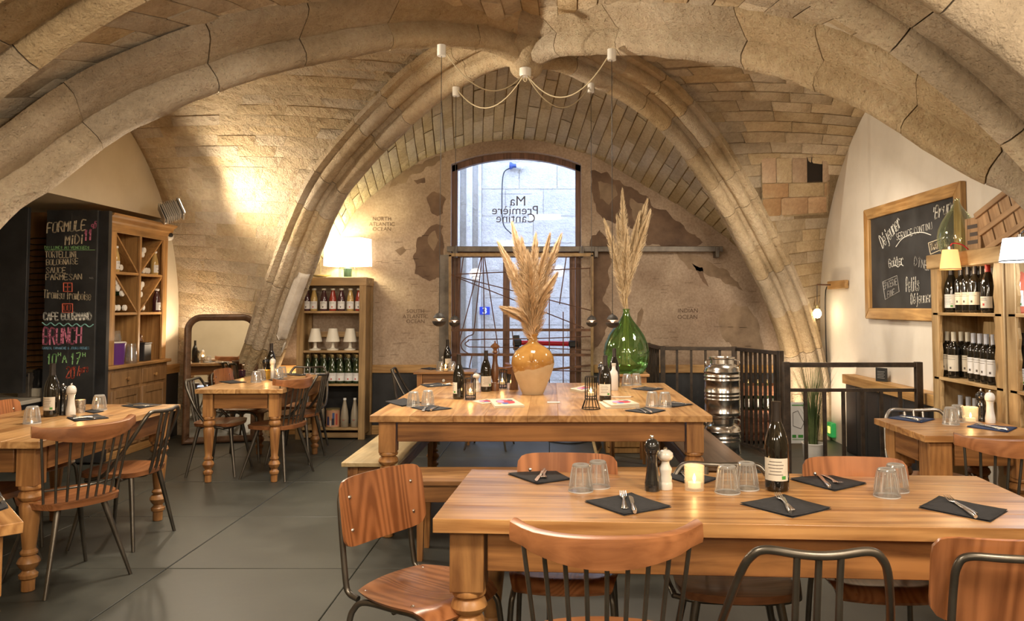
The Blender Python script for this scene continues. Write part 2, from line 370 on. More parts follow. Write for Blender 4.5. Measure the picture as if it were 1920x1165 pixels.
rBL = rib_curve(CBL, [(935,128),(846,172),(777,227),(709,292),(640,374),(605,440),(574,520),(548,590),(521,668)], 1)
rBR = rib_curve(CBR, [(1052,134),(1155,182),(1224,227),(1290,300),(1350,390),(1400,480),(1440,560),(1470,640)], 1)
rFL = rib_curve(CFL, [(932,103),(840,90),(743,93),(640,113),(508,141),(388,182),(261,240),(165,302),(93,360),(0,430)], 1)
rFR = rib_curve(CFR, [(1045,108),(1160,103),(1280,113),(1417,134),(1520,168),(1623,213),(1795,319),(1918,395)], 1)
def fin(pts, corner, z1):
    """curve on down to the springer and the floor"""
    p = pts[:]; e = Vector((corner[0], corner[1], 0)); last = p[-1]
    p.append(Vector((e.x*.8+last.x*.2, e.y*.8+last.y*.2, last.z*.62))); p.append(e+Vector((0, 0, .35))); p.append(e.copy()); p.reverse(); return p
rBL = fin(rBL, CBL, 1); rBR = fin(rBR, CBR, 1); rFL = fin(rFL, CFL, 1); rFR = fin(rFR, CFR, 1)
print('ribs', [[round(c, 2) for c in p] for p in rFL], [[round(c, 2) for c in p] for p in rBL])
vault = holder('ceiling', kind='structure')
def offset_up(pts, d):
    """lift a rib line to the web behind it"""
    out = []
    for i, p in enumerate(pts):
        a = pts[max(0, i-1)]; b = pts[min(len(pts)-1, i+1)]; t = (b-a).normalized(); h = Vector((t.x, t.y, 0))
        h = h.normalized() if h.length > 1e-4 else (BOSS-Vector((p.x, p.y, 0))).normalized()
        n = Vector((-h.x*t.z, -h.y*t.z, Vector((t.x, t.y, 0)).length)); out.append(p+n.normalized()*d)
    return out
def wall_arch(fx, y, c, half, z0, cr, sign, n=14):
    """half arch polyline from the floor to the crown; sign = which side it springs on"""
    P = [Vector((0, 0, 0))]
    pts = []
    for z in (0, z0*.5): pts.append((half*sign, z))
    for i in range(n+1):
        a = pi/2*i/n; pts.append((half*cos(a)*sign, z0+(cr-z0)*sin(a)))
    return [Vector((fx, c+u, z)) if fx is not None else Vector((c+u, y, z)) for u, z in pts]
def make_cell(name, halves, mat, mort, course=.15, length=.38, gap=.010, dep=.022, rough=.006, skip=None):
    cell = holder(name, vault); back = MB(); cnt = 0
    for (RC, WC, inward) in halves:
        n = max(6, int(max(sum((RC[i+1]-RC[i]).length for i in range(len(RC)-1)), 2)/course))
        Rr = resample(RC, n); Ww = resample(WC, n)
        def S(u, t):
            i = min(n-1, int(t)); f = t-i
            a = Rr[i].lerp(Rr[i+1], f); b = Ww[i].lerp(Ww[i+1], f)
            p = a.lerp(b, u); sag = sin(pi*u)*(b-a).length*.045   # cells belly out a little
            return p-inward(p)*sag
        # mortar bed
        G = [[S(u/6, t) for u in range(7)] for t in range(n+1)]
        back.grid([[tuple(p-inward(p)*dep) for p in row] for row in G])
        for r in range(n):
            wid = (S(1, r+.5)-S(0, r+.5)).length
            if wid < .12: continue
            k = max(1, round(wid/length)); off = random.uniform(.25, .75) if r % 2 else 0
            cuts = [0]+sorted(min(.97, max(.03, (j+off*(1 if r % 2 else 0)+random.uniform(-.2, .2))/k)) for j in range(1 if not r % 2 else 0, k))+[1]
            cuts = [c for i, c in enumerate(cuts) if i == 0 or c-cuts[i-1] > .06/wid*1.5 or c == 1]
            gt = gap/course/2
            for c in range(len(cuts)-1):
                u0 = cuts[c]+gap/2/wid*random.uniform(.6, 1.5); u1 = cuts[c+1]-gap/2/wid*random.uniform(.6, 1.5)
                if u1-u0 < .01: continue
                t0 = r+gt*random.uniform(.5, 1.8); t1 = r+1-gt*random.uniform(.5, 1.8)
                mid = S((u0+u1)/2, (t0+t1)/2)
                if skip and skip(mid): continue
                lift = random.uniform(-rough, rough); m = MB(); nu = 4; ntt = 3; top = []
                for a in range(ntt):
                    row = []
                    for b in range(nu):
                        u = u0+(u1-u0)*b/(nu-1); t = t0+(t1-t0)*a/(ntt-1); p = S(u, t); nn = inward(p)
                        e = (-.006 if a in (0, ntt-1) or b in (0, nu-1) else .004)
                        row.append(tuple(p-mid+nn*(lift+e+rough*1.1*noise.noise(p*6))))
                    top.append(row)
                m.grid(top)
                ring = [(0, b) for b in range(nu)]+[(a, nu-1) for a in range(1, ntt)]+[(ntt-1, b) for b in range(nu-2, -1, -1)]+[(a, 0) for a in range(ntt-2, 0, -1)]
                nr = len(ring); base = len(m.v); idx = [a*nu+b for a, b in ring]
                for i in idx: m.v.append(tuple(Vector(m.v[i])-inward(mid)*(dep+.02)))
                for i in range(nr): m.f.append([idx[i], base+i, base+(i+1) % nr, idx[(i+1) % nr]])
                o = m.build('stone', mat, cell, ang=.9, loc=mid, fix=False); cnt += 1
    bo = back.build('mortar', mort, cell)
    print(name, cnt)
    return cell
CEN = Vector((-.3, 5.95, .9))
def inw_side(p):
    v = CEN-p; v.y *= 1; return v.normalized()
oBL, oBR, oFL, oFR = [offset_up(resample(r, 22), .20) for r in (rBL, rBR, rFL, rFR)]
# the crowns all meet above the boss
for o in (oBL, oBR, oFL, oFR): o[-1] = Vector((BOSS.x, BOSS.y, 3.56))
WLb = wall_arch(XL, None, 5.95, 2.74, 1.3, 3.62, 1); WLf = wall_arch(XL, None, 5.95, 2.74, 1.3, 3.62, -1)
WRb = wall_arch(XR, None, 5.95, 2.74, 1.3, 3.60, 1); WRf = wall_arch(XR, None, 5.95, 2.74, 1.3, 3.60, -1)
def back_arch(sign):
    px = [(640,440),(665,400),(720,350),(790,302),(845,283),(900,268),(960,262)] if sign < 0 else [(1480,640),(1450,560),(1400,485),(1350,438),(1270,385),(1200,345),(1130,303),(1085,286),(1020,266),(962,262)]
    pts = [PY(x, y, YB-.005) for x, y in px]
    if sign < 0: pts = [Vector((-3.2, YB-.005, 0)), Vector((-3.15, YB-.005, .7)), Vector((-2.85, YB-.005, 1.5))]+pts
    else: pts = [Vector((2.75, YB-.005, 0)), Vector((2.74, YB-.005, .5))]+pts
    return pts
BAl, BAr = back_arch(-1), back_arch(1)
# transverse arch of the near side: circle of radius 3.03 about (-.32, .02)
TXC, TZC, TR = -.32, .02, 3.03
def tarc(sign, Y, r, n=16): return [Vector((TXC+sign*r*cos(pi/2*i/n), Y, TZC+r*sin(pi/2*i/n))) for i in range(n+1)]
# square hole and brick patch in the right cell
HOLE = PY(1533, 328, 7.9)
def hole_skip(p):
    q = p-CAM; d = q.dot(FW); x = CX+FP*q.x/d; y = CY-FP*q.dot(UP)/d
    return 1423 < x < 1552 and 305 < y < 402
make_cell('vault_cell', [(oBL, WLb, inw_side), (oFL, WLf, inw_side)], M_STL, M_STL, .15, .42, .006, .012, .006)
make_cell('vault_cell', [(oBR, WRb, inw_side), (oFR, WRf, inw_side)], M_ST, M_MORTD, .145, .42, .010, .025, .009, skip=hole_skip)
make_cell('vault_cell', [(oBL, BAl, inw_side), (oBR, BAr, inw_side)], M_STD, M_MORT, .14, .75, .010, .022, .008)
make_cell('vault_cell', [(oFL, tarc(-1, 3.3, 3.2), inw_side), (oFR, tarc(1, 3.3, 3.2), inw_side)], M_ST, M_MORT, .17, .42, .008, .018, .007)
# near bay barrel
def inw_bar(p): return Vector((TXC-p.x, 0, TZC-p.z)).normalized()
nb = lambda s: (tarc(s, 2.75, 3.32), tarc(s, -3.4, 3.32), inw_bar)
bar = MB()
for s in (-1, 1):
    a, b, _ = nb(s); bar.grid([[tuple(p), tuple(q)] for p, q in zip(a, b)])
bar.build('barrel_mortar', M_MORT, vault)
make_cell('vault_cell', [(tarc(s, 2.75, 3.30), tarc(s, 1.2, 3.30), inw_bar) for s in (-1, 1)], M_ST, M_MORT, .22, .5, .008, .018, .008)
# ---- ribs of voussoirs
def sweep_prof(pts, prof, side_fn, up_fn, jit):
    m = MB(); P = []
    for i, p in enumerate(pts):
        a = side_fn(pts, i); u = up_fn(pts, i)
        P.append([tuple(p+a*x*(1+jit*noise.noise(p*3+Vector((x*9, 0, z*9))))+u*(z+jit*.02*noise.noise(p*7+Vector((x*20, z*20, 1))))) for x, z in prof])
    m.grid(P); n = len(prof)
    m.f.append(list(range(n))[::-1]); m.f.append([(len(pts)-1)*n+j for j in range(n)])
    return m
PROF = [(-.30, .34), (-.30, .28), (-.26, .25), (-.10, .175), (-.062, .165), (-.075, .12), (-.085, .07), (-.06, .025), (0, 0), (.06, .025), (.085, .07), (.075, .12), (.062, .165), (.10, .175), (.26, .25), (.30, .28), (.30, .34)]
PROFB = [(-.24, .30), (-.24, .25), (-.185, .235), (-.20, .19), (-.185, .145), (-.14, .125), (-.105, .14), (-.085, .155), (-.055, .125), (-.07, .08), (-.068, .05), (-.045, .012), (0, 0), (.045, .012), (.068, .05), (.07, .08), (.055, .125), (.085, .155), (.105, .14), (.14, .125), (.185, .145), (.20, .19), (.185, .235), (.24, .25), (.24, .30)]
def rib(pts, name, prof, seg=.5, mat=M_ST2):
    r = holder(name, vault); P = resample(pts, 80); n = len(P)
    hdir = (Vector((P[-1].x, P[-1].y, 0))-Vector((P[0].x, P[0].y, 0))).normalized(); side = Vector((hdir.y, -hdir.x, 0))
    def upf(pp, i):
        a = pp[max(0, i-1)]; b = pp[min(len(pp)-1, i+1)]; t = (b-a).normalized(); return side.cross(t).normalized()
    tot = sum((P[i+1]-P[i]).length for i in range(n-1)); step = tot/(n-1); i = 0
    while i < n-1:
        k = max(3, int(seg*random.uniform(.75, 1.25)/step)); j = min(n-1, i+k)
        if n-1-j < 3: j = n-1
        S = [p.copy() for p in P[i:j+1]]; d0 = (S[1]-S[0]).normalized()*.003; d1 = (S[-1]-S[-2]).normalized()*.003; S[0] += d0; S[-1] -= d1
        # keep frames of the whole rib so neighbouring stones line up
        m = MB(); G = []; jx = Vector((random.uniform(-.003, .003), random.uniform(-.003, .003), random.uniform(-.003, .003)))
        for q in range(i, j+1):
            u = upf(P, q); p = S[q-i]
            G.append([tuple(p+jx+side*x*(1+.05*noise.noise(p*2.3+Vector((x*5, 0, z*5))))+u*(z+.010*noise.noise(p*5+Vector((x*15, z*15, 1)))+.004*noise.noise(p*22+Vector((x*40, z*40, 1))))) for x, z in prof])
        m.grid(G); c = len(prof); m.f.append(list(range(c))[::-1]); m.f.append([(len(G)-1)*c+t for t in range(c)])
        m.build('voussoir', mat, r, ang=1.0)
        i = j
    # dark joint core
    return r
rib(rFL, 'rib', PROF, .62); rib(rFR, 'rib', PROF, .55); rib(rBL, 'rib', PROFB, .5); rib(rBR, 'rib', PROFB, .45)
# transverse arch
tr_ = holder('transverse_arch', vault)
TP = [(0, .30), (0, .10), (.012, .04), (.06, 0), (.11, .015), (.135, .06), (.14, .11), (.165, .08), (.40, .08), (.425, .11), (.43, .06), (.46, .015), (.51, 0), (.545, .04), (.56, .1), (.56, .30)]
ang = -pi*.5; a = -pi*.62
a0, a1 = R(-4), R(184); cur = a0
while cur < a1:
    st = random.uniform(.15, .21); e = min(a1, cur+st); m = MB(); G = []
    for q in range(5):
        t = cur+.0012+(e-cur-.0024)*q/4; c_ = Vector((TXC, 0, TZC)); d = Vector((cos(t), 0, sin(t)))
        G.append([tuple(c_+d*(TR+z+.008*noise.noise(Vector((t*6, y*8, 2)))+.005*noise.noise(Vector((t*40, y*20, 2))))+Vector((0, 2.74+y, 0))) for y, z in TP])
    m.grid(G); c = len(TP); m.f.append(list(range(c))[::-1]); m.f.append([4*c+t for t in range(c)])
    m.build('voussoir', M_ST2, tr_, ang=1.0); cur = e
# boss
bz = (rFL[-1].z+rFR[-1].z+rBL[-1].z+rBR[-1].z)/4
bs = MB(); pr = [(0, -.05), (.08, -.045), (.13, -.02), (.165, .03), (.17, .1), (.15, .16), (.19, .2), (.2, .3), (.12, .36)]
bs.lathe([(0, -.055), (.06, -.05), (.10, -.03), (.125, .01), (.13, .06), (.16, .12), (.2, .2), (.2, .3)], 20, (BOSS.x, BOSS.y, bz))
bs.v = [tuple(Vector(v)+Vector((1, 1, 1))*.02*noise.noise(Vector(v)*9)) for v in bs.v]
bs.build('boss', M_ST2, vault, sub=1)
# brick patch and square putlog hole in the right cell
def on_cell(x, y):
    """point of the right cell's back half seen at this pixel"""
    n = 40; Rr = resample(oBR, n); Ww = resample(WRb, n); best = None
    for i in range(n+1):
        for j in range(21):
            u = j/20; a = Rr[i]; b = Ww[i]; p = a.lerp(b, u); p = p-inw_side(p)*(sin(pi*u)*(b-a).length*.045)
            q = p-CAM; d = q.dot(FW); e = (CX+FP*q.x/d-x)**2+(CY-FP*q.dot(UP)/d-y)**2
            if best is None or e < best[0]: best = (e, p)
    return best[1]
patch = holder('brick_patch', vault)
c0, c1, c2, c3 = on_cell(1426, 308), on_cell(1552, 308), on_cell(1552, 402), on_cell(1426, 402)
def bil(u, v): return (c0.lerp(c1, u)).lerp(c3.lerp(c2, u), v)
rows = [(0, .4, [0, .21, .45, .70, 'h', 1]), (.4, .66, [0, .42, .96, 1]), (.66, 1, [0, .30, .72, 1])]
rows = [(0, .42, [(0, .2), (.22, .44), (.46, .69), ('h', 0), (.93, 1)]), (.44, .68, [(0, .38), (.40, .94), (.96, 1)]), (.70, 1, [(0, .26), (.28, .68), (.70, .99)])]
for v0, v1, bs_ in rows:
    for b in bs_:
        if b[0] == 'h': continue
        q = [bil(b[0], v0), bil(b[1], v0), bil(b[1], v1), bil(b[0], v1)]; mid = sum(q, Vector())/4; nn = inw_side(mid)
        m = MB(); m.add([tuple(p-mid+nn*.0) for p in q]+[tuple(p-mid-nn*.06) for p in q], [(0,1,2,3),(4,7,6,5),(0,4,5,1),(1,5,6,2),(2,6,7,3),(3,7,4,0)])
        m.build('brick', M_BRICK if random.random() < .75 else M_ST, patch, bevel=.006, loc=mid)
q = [bil(.69, -.02), bil(.93, -.02), bil(.93, .42), bil(.69, .42)]; nn = inw_side(q[0]); m = MB()
m.add([tuple(p) for p in q]+[tuple(p-nn*.02+(sum(q, Vector())/4-p)*.05) for p in q], [(4,5,6,7),(0,1,5,4),(1,2,6,5),(2,3,7,6),(3,0,4,7)])
m.build('putlog_hole', plain('hole_shade', (.02, .014, .01), .95), patch, smooth=False, fix=False)  # shallow black face: the shade of a deep hole put into the colour
q = [bil(-.02, -.03), bil(.69, -.03), bil(.69, .43), bil(-.02, .43)]; q2 = [bil(-.02, .41), bil(1.02, .41), bil(1.02, 1.03), bil(-.02, 1.03)]
m = MB(); m.add([tuple(p-inw_side(p)*.012) for p in q+q2], [(0,1,2,3),(4,5,6,7)])
m.add([tuple(p-inw_side(p)*.012) for p in (bil(.925, -.03), bil(1.02, -.03), bil(1.02, .43), bil(.925, .43))], [(0,1,2,3)]) if False else None; m.build('mortar', M_MORT, patch)
# pieces of white plaster left on the back-left rib
M_PLA = speck('old_white_plaster', (.60, .54, .46), (.74, .69, .61), 8, .8, .4)
for (z0_, z1_, i0, i1) in ((1.05, 1.75, 10, 17), (.92, 1.08, 8, 13)):
    P = [p for p in resample(rBL, 120) if z0_ < p.z < z1_]; hd = (BOSS-Vector((CBL[0], CBL[1], 0))).normalized(); sd = Vector((hd.y, -hd.x, 0)); G = []
    for q in range(len(P)):
        aa = P[max(0, q-1)]; bb_ = P[min(len(P)-1, q+1)]; u = sd.cross((bb_-aa).normalized()).normalized(); k = .012+.006*noise.noise(P[q]*8)
        f = (z1_-P[q].z)/(z1_-z0_); rr_ = PROFB[i0:i1]; n_ = max(3, int(len(rr_)*(.55+.45*sin(pi*min(1, .15+f*.8))))); rr_ = rr_[:n_]+[rr_[n_-1]]*(len(rr_)-n_)
        G.append([tuple(P[q]+sd*(x+k)+u*(z-k)) for x, z in rr_])
    MB().grid(G).build('plaster_patch', M_PLA, vault, solid=.02)
# ================================================================== LIGHT of the far bay
light('SPOT', 'flood_beam', PY(346, 398, 7.75)+Vector((.10, -.05, .03)), 130, (1, .84, .62), .05, (-.2, 5.9, 3.1), 158, 1.0)
light('SPOT', 'flood_beam', PY(346, 398, 7.75)+Vector((.12, -.06, .03)), 42, (1, .84, .62), .05, (-2.6, 8.0, 2.5), 120, 1)
light('SPOT', 'flood_beam', (-3.75, 5.05, 2.25), 620, (1, .86, .66), .05, (1.4, 5.1, 3.0), 62, .8)
light('AREA', 'floor_uplight', (-3.85, 8.45, 1.0), 9, WARM, .1, (-3.6, 8.0, 3))
light('AREA', 'floor_uplight', (2.45, 8.0, .25), 11, WARM, .1, (2.6, 8.3, 3))
light('AREA', 'floor_uplight', (-2.85, 8.62, .5), 3.5, WARM, .1, (-2.9, 8.5, 3))
# ================================================================== OUTSIDE the window
M_EXT = stone('street_limestone', (.55, .52, .46), (.68, .65, .58), (.78, .75, .68), var=.06, bump=1.0)
ext = MB().bx(-4.5, 11.4, -.3, 4.5, 11.6, 4.6).build('wall_street', M_EXT, smooth=False); ext['kind'] = 'structure'
xg = [-2.6, -2.0]; 
for j in range(12):
    z0 = -.05+j*.40; x = -1.02; 
    off = .35 if j % 2 else 0
    while x < 1.6:
        w = random.uniform(.55, .8)-(.25 if x < -1 and off else 0)
        mid = Vector((x+w/2, 11.4, z0+.2)); m = MB(); G = []
        for a in range(4):
            G.append([(-w/2+.004+(w-.008)*b/4, -.02-.012*noise.noise(Vector((x+b*.2, z0+a*.13, 3))*4)+(.012 if a in (0, 3) or b in (0, 4) else 0), -.197+.394*a/3) for b in range(5)])
        m.grid(G); m.bx(-w/2+.005, -.008, -.196, w/2-.005, .05, .196)
        m.build('stone', M_EXT, ext, loc=mid); x += w
tag(MB().bx(-4.5, YB+T, -.3, 4.5, 11.4, -.02).build('street_ground', speck('asphalt', (.18, .18, .18), (.3, .3, .3), 9, .8)), kind='structure')
# stone doorway of the house opposite: pilaster strips
pil = holder('trim_street', kind='structure')
for x, w, y in ((-1.98, .34, 11.25), (-1.62, .05, 11.2), (-1.45, .12, 11.25), (-1.24, .09, 11.3), (-1.07, .05, 11.33)):
    MB().bx(x, y, -.1, x+w, 11.4, 4.4).build('pilaster', M_EXT, pil, bevel=.02)
# house number plate, lamp
t = thing('house_number_plate', 'blue enamel plate with a white 3 on the house across the street', 'sign', PY(909, 583, 11.32))
MB().box((0, 0, 0), (.145, .012, .115)).build('plate', plain('blue_enamel', (.03, .07, .55), .3), t, bevel=.003)
def text(s, size, loc, mat, parent=None, rot=(R(90), 0, 0), name='lettering', align='CENTER', ext=.0006, shear=0, bev=0, mirror=False, sx=1):
    c = bpy.data.curves.new(name, 'FONT'); c.body = s; c.size = size; c.extrude = ext; c.align_x = align; c.align_y = 'CENTER'; c.shear = shear; c.offset = bev; c.resolution_u = 3
    c.materials.append(mat); o = bpy.data.objects.new(name, c); COL.objects.link(o); o.location = loc; o.rotation_euler = rot; o.scale = (-sx if mirror else sx, 1, 1)
    bpy.context.view_layer.update(); me = bpy.data.meshes.new_from_object(o.evaluated_get(bpy.context.evaluated_depsgraph_get())); COL.objects.unlink(o); bpy.data.objects.remove(o)
    o = bpy.data.objects.new(name, me); COL.objects.link(o); o.location = loc; o.rotation_euler = rot; o.scale = (-sx if mirror else sx, 1, 1)
    if parent: o.parent = parent
    return o
text('3', .125, (0, -.008, -.003), plain('white_enamel', (.85, .85, .85), .4), t, bev=.004, sx=1.2)
t = thing('outdoor_lamp', 'small blue and glass bulkhead lamp high on the wall outside', 'lamp', PY(962, 312, 11.36))
m = MB().lathe([(.0, 0), (.05, 0), (.055, .02), (.03, .06), (.03, .1)], 16, M=Matrix.Rotation(R(90), 4, 'Y')); m.build('lamp_body', plain('blue_plastic', (.05, .09, .3), .4), t, loc=(-.05, -.04, 0))
MB().lathe([(.03, .0), (.05, .04), (.055, .08), (.0, .12)], 16, M=Matrix.Rotation(R(90), 4, 'Y')).build('bulb', plain('clear_lens', (.8, .8, .8), .1), t, loc=(.05, -.04, 0))
MB().tube(smoothpts([(-.03, -.02, -.02), (-.14, -.02, -.12), (-.16, -.02, -.5), (-.14, -.02, -.85), (-.02, -.02, -1.0)]), .008, 6).build('cable', M_BLKP, t)
# ================================================================== WINDOW / DOOR
M_DW = wood('dark_door_wood', (.10, .045, .02), (.22, .10, .05), 'Z', 1, .45)
win = holder('window_1', kind='structure')
YW = YB+.10
m = MB()
for x in (WX0, WX1-.06): m.bx(x, YW, 0, x+.06, YW+.08, archz(x+.03))
m.build('window_frame', M_DW, win)
m = MB()
for i in range(16):
    a = WX0+(WX1-WX0)*i/16; b = WX0+(WX1-WX0)*(i+1)/16; za = archz(a); zb = archz(b); y = YW; h = .07
    m.add([(a,y,za-h),(b,y,zb-h),(b,y+.08,zb-h),(a,y+.08,za-h),(a,y,za),(b,y,zb),(b,y+.08,zb),(a,y+.08,za)], [(0,3,2,1),(4,5,6,7),(0,1,5,4),(2,3,7,6)])
m.build('window_frame', M_DW, win)
MB().bx(WX0, YW-.02, 1.98, WX1, YW+.08, 2.07).build('transom', M_DW, win)
for x0, x1, nm in ((-.545, -.47, 'mullion'), (.212, .277, 'door_stile'), (-1.07, -1.03, 'door_stile'), (-.27, -.215, 'door_edge')):
    MB().bx(x0, YW, 0, x1, YW+.06, 1.98).build(nm, M_DW if nm != 'door_edge' else M_BLKP, win, bevel=.004)
MB().bx(WX0, YW, 0, WX1, YW+.06, .12).build('bottom_rail', M_DW, win)
M_PANE = thin_glass('window_glass', (.96, .98, 1), .025, .01)
m = MB(); yy = YW+.05
for i in range(16):
    a = WX0+(WX1-WX0)*i/16; b = WX0+(WX1-WX0)*(i+1)/16; m.add([(a,yy,2.07),(b,yy,2.07),(b,yy,archz(b)-.05),(a,yy,archz(a)-.05)], [(0,1,2,3)])
m.build('pane', M_PANE, win, smooth=False)
MB().add([(-1.03,yy,.12),(-.545,yy,.12),(-.545,yy,1.98),(-1.03,yy,1.98)], [(0,1,2,3)]).build('pane', M_PANE, win, smooth=False)
MB().add([(-.47,yy,.12),(.212,yy,.12),(.212,yy,1.98),(-.47,yy,1.98)], [(0,1,2,3)]).build('pane', M_PANE, win, smooth=False)
# lettering on the pane, seen from inside (mirrored)
M_LET = plain('window_lettering', (.16, .17, .2), .6)
for s, x, y, sz in (('Ma', 971, 378, .16), ('Première', 966, 395, .145), ('Cantine', 967, 410, .145)):
    text(s, sz, PY(x, y, yy-.012), M_LET, win, mirror=True, ext=.0005)
for y in (364, 418):
    a = PY(937, y, yy-.012); b = PY(998, y, yy-.012); MB().bx(a.x, a.y, a.z-.002, b.x, a.y+.001, a.z+.002).build('lettering_line', M_LET, win)
# panic bar
t = thing('panic_bar', 'red push bar with black ends across the glass door', 'door bar', PY(1020, 645, YW-.04))
A = PY(978, 643, YW-.04)-t.location; B = PY(1066, 645, YW-.04)-t.location
MB().tube([A, B], .028, 14).build('bar', plain('red_plastic', (.55, .015, .03), .3), t)
for p, d in ((A, -.05), (B, .05)):
    MB().box((p.x+d, .0, p.z), (.1, .07, .075)).build('end_cap', M_BLKP, t, bevel=.015)
MB().box((A.x-.06, .03, A.z), (.07, .05, .17)).build('bracket', M_BLKP, t, bevel=.01)
# steel rail right across the wall above the grille
t = thing('steel_rail', 'long grey steel sliding rail across window and map wall', 'rail', PY(838, 467, 8.62))
o = t.location; e = PY(1356, 468, 8.62)
MB().bx(0, 0, -.03, e.x-o.x, .03, .03).build('rail', M_STEEL, t, bevel=.004)
for x in (852, 1090, 1118, 1345):
    p = PY(x, 474, 8.62)-o; MB().bx(p.x-.02, -.01, p.z-.05, p.x+.02, .13, p.z+.07).build('bracket', M_STEEL, t, bevel=.004)
# sliding iron grille in front of the door
t = thing('iron_grille', 'rusty iron sliding grille with rods and wires before the glass door', 'grille', PY(848, 750, 8.5)); g0 = t.location.copy()
t.location.z = 0; g0 = t.location.copy(); YG = 8.5
def gp(x, y): p = PY(x, y, YG); return p-g0
def flat(name, a, b, w=.03, th=.012, mat=M_IRON):
    A, B = gp(*a), gp(*b); d = (B-A).normalized(); n = Vector((-d.z, 0, d.x)); m = MB()
    q = [A-n*w/2, B-n*w/2, B+n*w/2, A+n*w/2]
    m.add([tuple(p+Vector((0, -th/2, 0))) for p in q]+[tuple(p+Vector((0, th/2, 0))) for p in q], [(0,1,2,3),(4,7,6,5),(0,4,5,1),(1,5,6,2),(2,6,7,3),(3,7,4,0)])
    m.build(name, mat, t, smooth=False)
def wire(name, pts, r=.006): MB().tube([gp(*p) for p in pts] if len(pts) < 3 else smoothpts([gp(*p) for p in pts], 5), r, 6).build(name, M_IRON, t)
flat('frame_bar', (842, 478), (1112, 478), .035, .03, M_IRONG); flat('frame_bar', (844, 478), (844, 800), .03, .03, M_IRONG); flat('frame_bar', (1110, 478), (1110, 808), .03, .03, M_IRONG)
flat('cross_bar', (846, 619), (1110, 619), .03); flat('cross_bar', (846, 665), (1110, 666), .03); flat('cross_bar', (846, 705), (1035, 693), .024); flat('cross_bar', (1035, 693), (1110, 685), .024); flat('cross_bar', (844, 800), (1110, 800), .03)
for pts in ([(903, 480), (868, 615)], [(904, 480), (889, 618)], [(906, 480), (909, 672)], [(908, 480), (936, 665)], [(869, 480), (851, 620)],
            [(846, 515), (1110, 503)], [(846, 516), (1110, 583)], [(848, 517), (1095, 615)], [(1062, 480), (1049, 571)], [(1030, 540), (1030, 800)], [(1056, 585), (1056, 800)],
            [(889, 618), (887, 627), (876, 632), (865, 644), (867, 655), (876, 662), (884, 667), (883, 675), (880, 690)],
            [(1110, 631), (1010, 635), (890, 637), (878, 640), (872, 645), (878, 650), (892, 651), (1010, 653), (1110, 657)],
            [(868, 615), (862, 640), (860, 680)], [(1012, 585), (1014, 604)], [(1080, 480), (1080, 800)], [(960, 620), (985, 800)], [(1035, 695), (1110, 697)]):
    wire('rod', pts)
for x, y in ((855, 469), (1093, 470)):
    m = MB().tube([gp(x, y)+Vector((0, 0, .05)), gp(x, y)-Vector((0, 0, .04))], .012, 8); m.build('hanger', M_STEEL, t)
# ================================================================== WOODEN TABLES
M_TOPX = wood('table_pine_long', (.30, .13, .04), (.58, .31, .115), 'X', .8, .30, True, .25, ringy=.7, var=.08)
M_TOPY = wood('table_pine_deep', (.34, .165, .058), (.60, .35, .145), 'Y', .8, .30, True, .2, ringy=.6, var=.08)
M_LEG = wood('table_leg_pine', (.22, .09, .028), (.48, .235, .08), 'Z', .9, .4, True)
M_APX = wood('table_apron_pine', (.15, .06, .018), (.34, .155, .05), 'X', .9, .4, True)
M_APY = wood('table_apron_side', (.15, .06, .018), (.34, .155, .05), 'Y', .9, .4, True)
M_PALE = wood('pale_pine', (.48, .33, .15), (.72, .54, .30), 'X', .7, .45, True, var=.07, ringy=.3)
def turned(hs, fat=1.0, sq=.095, ht=.235):
    """one turned farmhouse leg: square block above, rings and taper below; top at z=hs"""
    k = fat
    zb = hs-ht
    prof = [(.022*k, 0), (.026*k, .004), (.027*k, .06), (.036*k, .068), (.038*k, .085), (.028*k, .095), (.024*k, .105), (.038*k, .125), (.046*k, .145), (.038*k, .165), (.025*k, .178), (.034*k, .185), (.035*k, .195), (.026*k, .21),
            (.030*k, .25), (.040*k, zb*.72), (.043*k, zb*.80), (.036*k, zb-.085), (.03*k, zb-.08), (.044*k, zb-.07), (.05*k, zb-.055), (.044*k, zb-.035), (.033*k, zb-.025), (.045*k, zb-.018), (.047*k, zb-.008), (.044*k, zb+.002)]
    return prof, zb
def fix_prof(prof):
    out = [];
    for r, z in prof:
        if out and z <= out[-1][1]: z = out[-1][1]+.004
        out.append((r, z))
    return out
